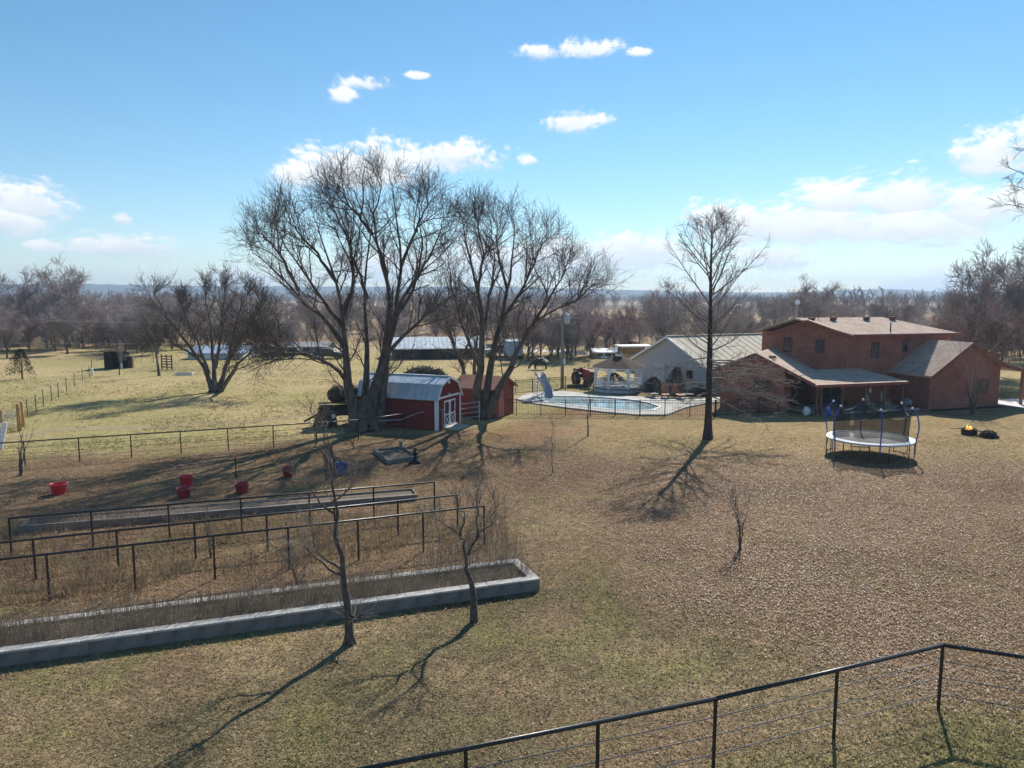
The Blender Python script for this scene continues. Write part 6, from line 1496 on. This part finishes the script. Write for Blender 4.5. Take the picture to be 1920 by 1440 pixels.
def wheel(t, c, r, w, axis_rz, rim, name='wheel', tyre=rubber):
    wl = put(name, None, t, c, axis_rz); wl.empty_display_size = .1
    q = M().lathe([(r * .55, -w / 2), (r * .92, -w / 2), (r, -w * .3), (r, w * .3), (r * .92, w / 2), (r * .55, w / 2), (r * .55, -w / 2)], 20, close=False).build('tyre', tyre, wl, True); q.rotation_euler = (R(90), 0, 0)
    q = M().lathe([(.02, -w * .2), (r * .3, -w * .35), (r * .55, -w * .3), (r * .55, w * .3), (r * .3, w * .35), (.02, w * .2)], 16).build('rim', rim, wl); q.rotation_euler = (R(90), 0, 0)
def tractor():
    p = G(1098, 724); t = thing('tractor', 'old red tractor with black wheels parked beside the gazebo', 'tractor', p, R(-70)); rp = mat('tractor_red', (.30, .03, .035), (.22, .025, .03), 4, .5)
    M().prism([(-.2, -.33, .95), (1.55, -.28, .95), (1.55, -.28, 1.55), (1.35, -.28, 1.68), (-.2, -.33, 1.75)], (0, .62, 0)).build('hood', rp, t)
    M().box((1.57, .03, 1.25), (.05, .5, .5)).build('grille', black, t)
    for s in (-1, 1): M().lathe([(.09, 0), (.09, .05), (.02, .06)], 10).build('headlight', white, t).location = (1.57, s * .2 + .03, 1.58)
    M().box((.6, .03, .8), (1.9, .4, .35)).build('engine', black, t); M().box((-.75, .03, 1.0), (1.0, .8, .35)).build('axle_housing', black, t)
    M().box((-.75, .03, 1.32), (.45, .5, .1)).box((-.97, .03, 1.55), (.08, .5, .42)).build('seat', rubber, t); M().tube([(-.25, .03, 1.6), (-.42, .03, 1.95)], .025, 6).build('steering_column', black, t)
    for s in (-1, 1):
        M().prism([(-1.35, s * .62 + .03 - .2, 1.45), (-1.1, s * .62 + .03 - .2, 1.72), (-.5, s * .62 + .03 - .2, 1.72), (-.2, s * .62 + .03 - .2, 1.4), (-.25, s * .62 + .03 - .2, 1.36), (-.53, s * .62 + .03 - .2, 1.66), (-1.08, s * .62 + .03 - .2, 1.66), (-1.3, s * .62 + .03 - .2, 1.42)], (0, .4, 0)).build('fender', rp, t)
        wheel(t, (-.8, s * .72 + .03, .72), .72, .42, 0, rp); wheel(t, (1.2, s * .6 + .03, .4), .4, .24, 0, rp)
    M().tube([(.9, -.2, 1.7), (.9, -.2, 2.35)], .04, 8).build('exhaust', black, t)
tractor()
def far_vehicles():
    p = G(938, 668); t = thing('pickup_truck', 'white pickup truck parked beside the pale blue trailer', 'truck', p, R(15)); wp = mat('truck_white', (.72, .73, .75), None, 3, .35)
    M().prism([(-2.6, -.9, .45), (2.6, -.9, .45), (2.6, -.9, .98), (1.35, -.9, 1.12), (.75, -.9, 1.75), (-.75, -.9, 1.75), (-.9, -.9, 1.1), (-2.6, -.9, 1.1)], (0, 1.8, 0)).build('body', wp, t)
    for y in (-.91, .88): M().prism([(1.2, y, 1.15), (.7, y, 1.68), (-.65, y, 1.68), (-.78, y, 1.15)], (0, .03, 0)).build('side_window', glass, t)
    for x in (-1.7, 1.7):
        for y in (-.82, .82): wheel(t, (x, y, .38), .38, .26, 0, galv)
    for y in (-.7, .7): M().box((2.62, y, .82), (.05, .25, .15)).build('headlight', white, t)
    p = G(962, 671); t = thing('box_trailer', 'tall pale blue box trailer beyond the pasture', 'trailer', p, R(95)); bt = mat('pale_blue_panel', (.42, .54, .66), (.36, .47, .58), 1.5, .45)
    M().prism([(-2.4, -1.2, .5), (2.2, -1.2, .5), (2.7, -1.2, 1.2), (2.7, -1.2, 2.2), (2.3, -1.2, 2.55), (-2.4, -1.2, 2.55)], (0, 2.4, 0)).build('body', bt, t)
    m = M(); [m.box((-2.41, 0, z), (.03, 2.3, .04)) for z in (.7, 1.5, 2.4)]; m.build('rear_frame', galv, t); M().box((-2.42, .4, 1.5), (.04, .8, 1.7)).build('door', bt, t)
    for x in (-.5, .5):
        for y in (-1.1, 1.1): wheel(t, (x, y, .36), .36, .24, 0, white)
    def car(label, u, v, rz, c):
        p = G(u, v); t = thing('parked_car', label, 'car', p, rz)
        M().prism([(-2.1, -.85, .35), (2.1, -.85, .35), (2.15, -.85, .8), (1.2, -.85, .95), (.55, -.85, 1.45), (-1.0, -.85, 1.45), (-1.75, -.85, .98), (-2.15, -.85, .9)], (0, 1.7, 0)).build('body', c, t)
        for y in (-.865, .84): M().prism([(1.0, y, .98), (.5, y, 1.38), (-.95, y, 1.38), (-1.5, y, .98)], (0, .025, 0)).build('side_window', glass, t)
        for x in (-1.35, 1.35):
            for y in (-.78, .78): wheel(t, (x, y, .33), .33, .22, 0, galv)
    car('dark parked car left of the maple beyond the pasture', 527, 673, R(5), mat('car_dark', (.05, .05, .055), None, 3, .3)); car('silver parked car near the grey trailer home', 512, 668, R(0), mat('car_silver', (.45, .45, .47), None, 3, .3)); car('small dark green car at the grass edge right of the maple trunk', 618, 672, R(-8), mat('car_green', (.05, .06, .045), None, 3, .3))
far_vehicles()
def wagon():
    p = G(640, 797); t = thing('farm_wagon', 'rusty farm wagon heaped with scrap boards and hay against the big maple', 'wagon', p, R(12)); p.z = 0
    M().box((0, 0, .62), (2.0, 1.5, .12)).build('bed', rust, t); 
    for x in (-.7, .7):
        for y in (-.7, .7): wheel(t, (x, y, .34), .34, .2, 0, rust)
    bw_ = mat('scrap_wood', (.16, .12, .085), (.09, .068, .05), 3, .9, .4, rnd=.3)
    for i in range(14):
        M().bar((-1.05 + U(-.1, .1), U(-.65, .6), .74 + .07 * (i % 6) + U(0, .05)), (1.0 + U(-.2, .2), U(-.65, .6), .76 + .07 * (i % 6) + U(0, .06)), U(.12, .25), .04).build('board', bw_, t)
    for x, y, z, r in ((-.15, .2, 1.45, .55), (.5, .25, 1.5, .5)): 
        h = M().ball((x, y, z), (r, .6, .42), 14, 9, .07).build('hay_heap', mat('dark_hay', (.11, .085, .05), (.05, .04, .028), 5, 1, .8), t)
    M().prism([(-1.5, -.3, .0), (-.2, -.8, .0), (-.25, -.75, .75), (-1.1, -.2, .85)], (.02, .08, .02)).build('leaning_panel', bw_, t)
    t.scale = (1.3, 1.3, 1.45)
    M().tube([(-1.1, 0, .6), (-1.9, -.2, .25)], .05, 6).build('tongue', rust, t); M().ball((-.35, -.82, .55), .11, 10, 7).build('lamp', white, t)
wagon()

# ------------------------------------------------------------------ the air between here and the hills
def haze():
    o = M().box((0, 0, 55), (8600, 8600, 114)).build('haze', None)
    m = bpy.data.materials.new('haze_air'); m.use_nodes = True; t = NT(m.node_tree); out = t.n('ShaderNodeOutputMaterial'); v = t.n('ShaderNodeVolumePrincipled')
    v.inputs['Color'].default_value = (.58, .77, 1, 1); v.inputs['Density'].default_value = .0003; v.inputs['Anisotropy'].default_value = .2
    t.l(v.outputs[0], out.inputs['Volume']); o.data.materials.append(m); kind(o, 'stuff'); o['label'] = 'thin blue haze veiling the distant hills'; o['category'] = 'haze'
haze()
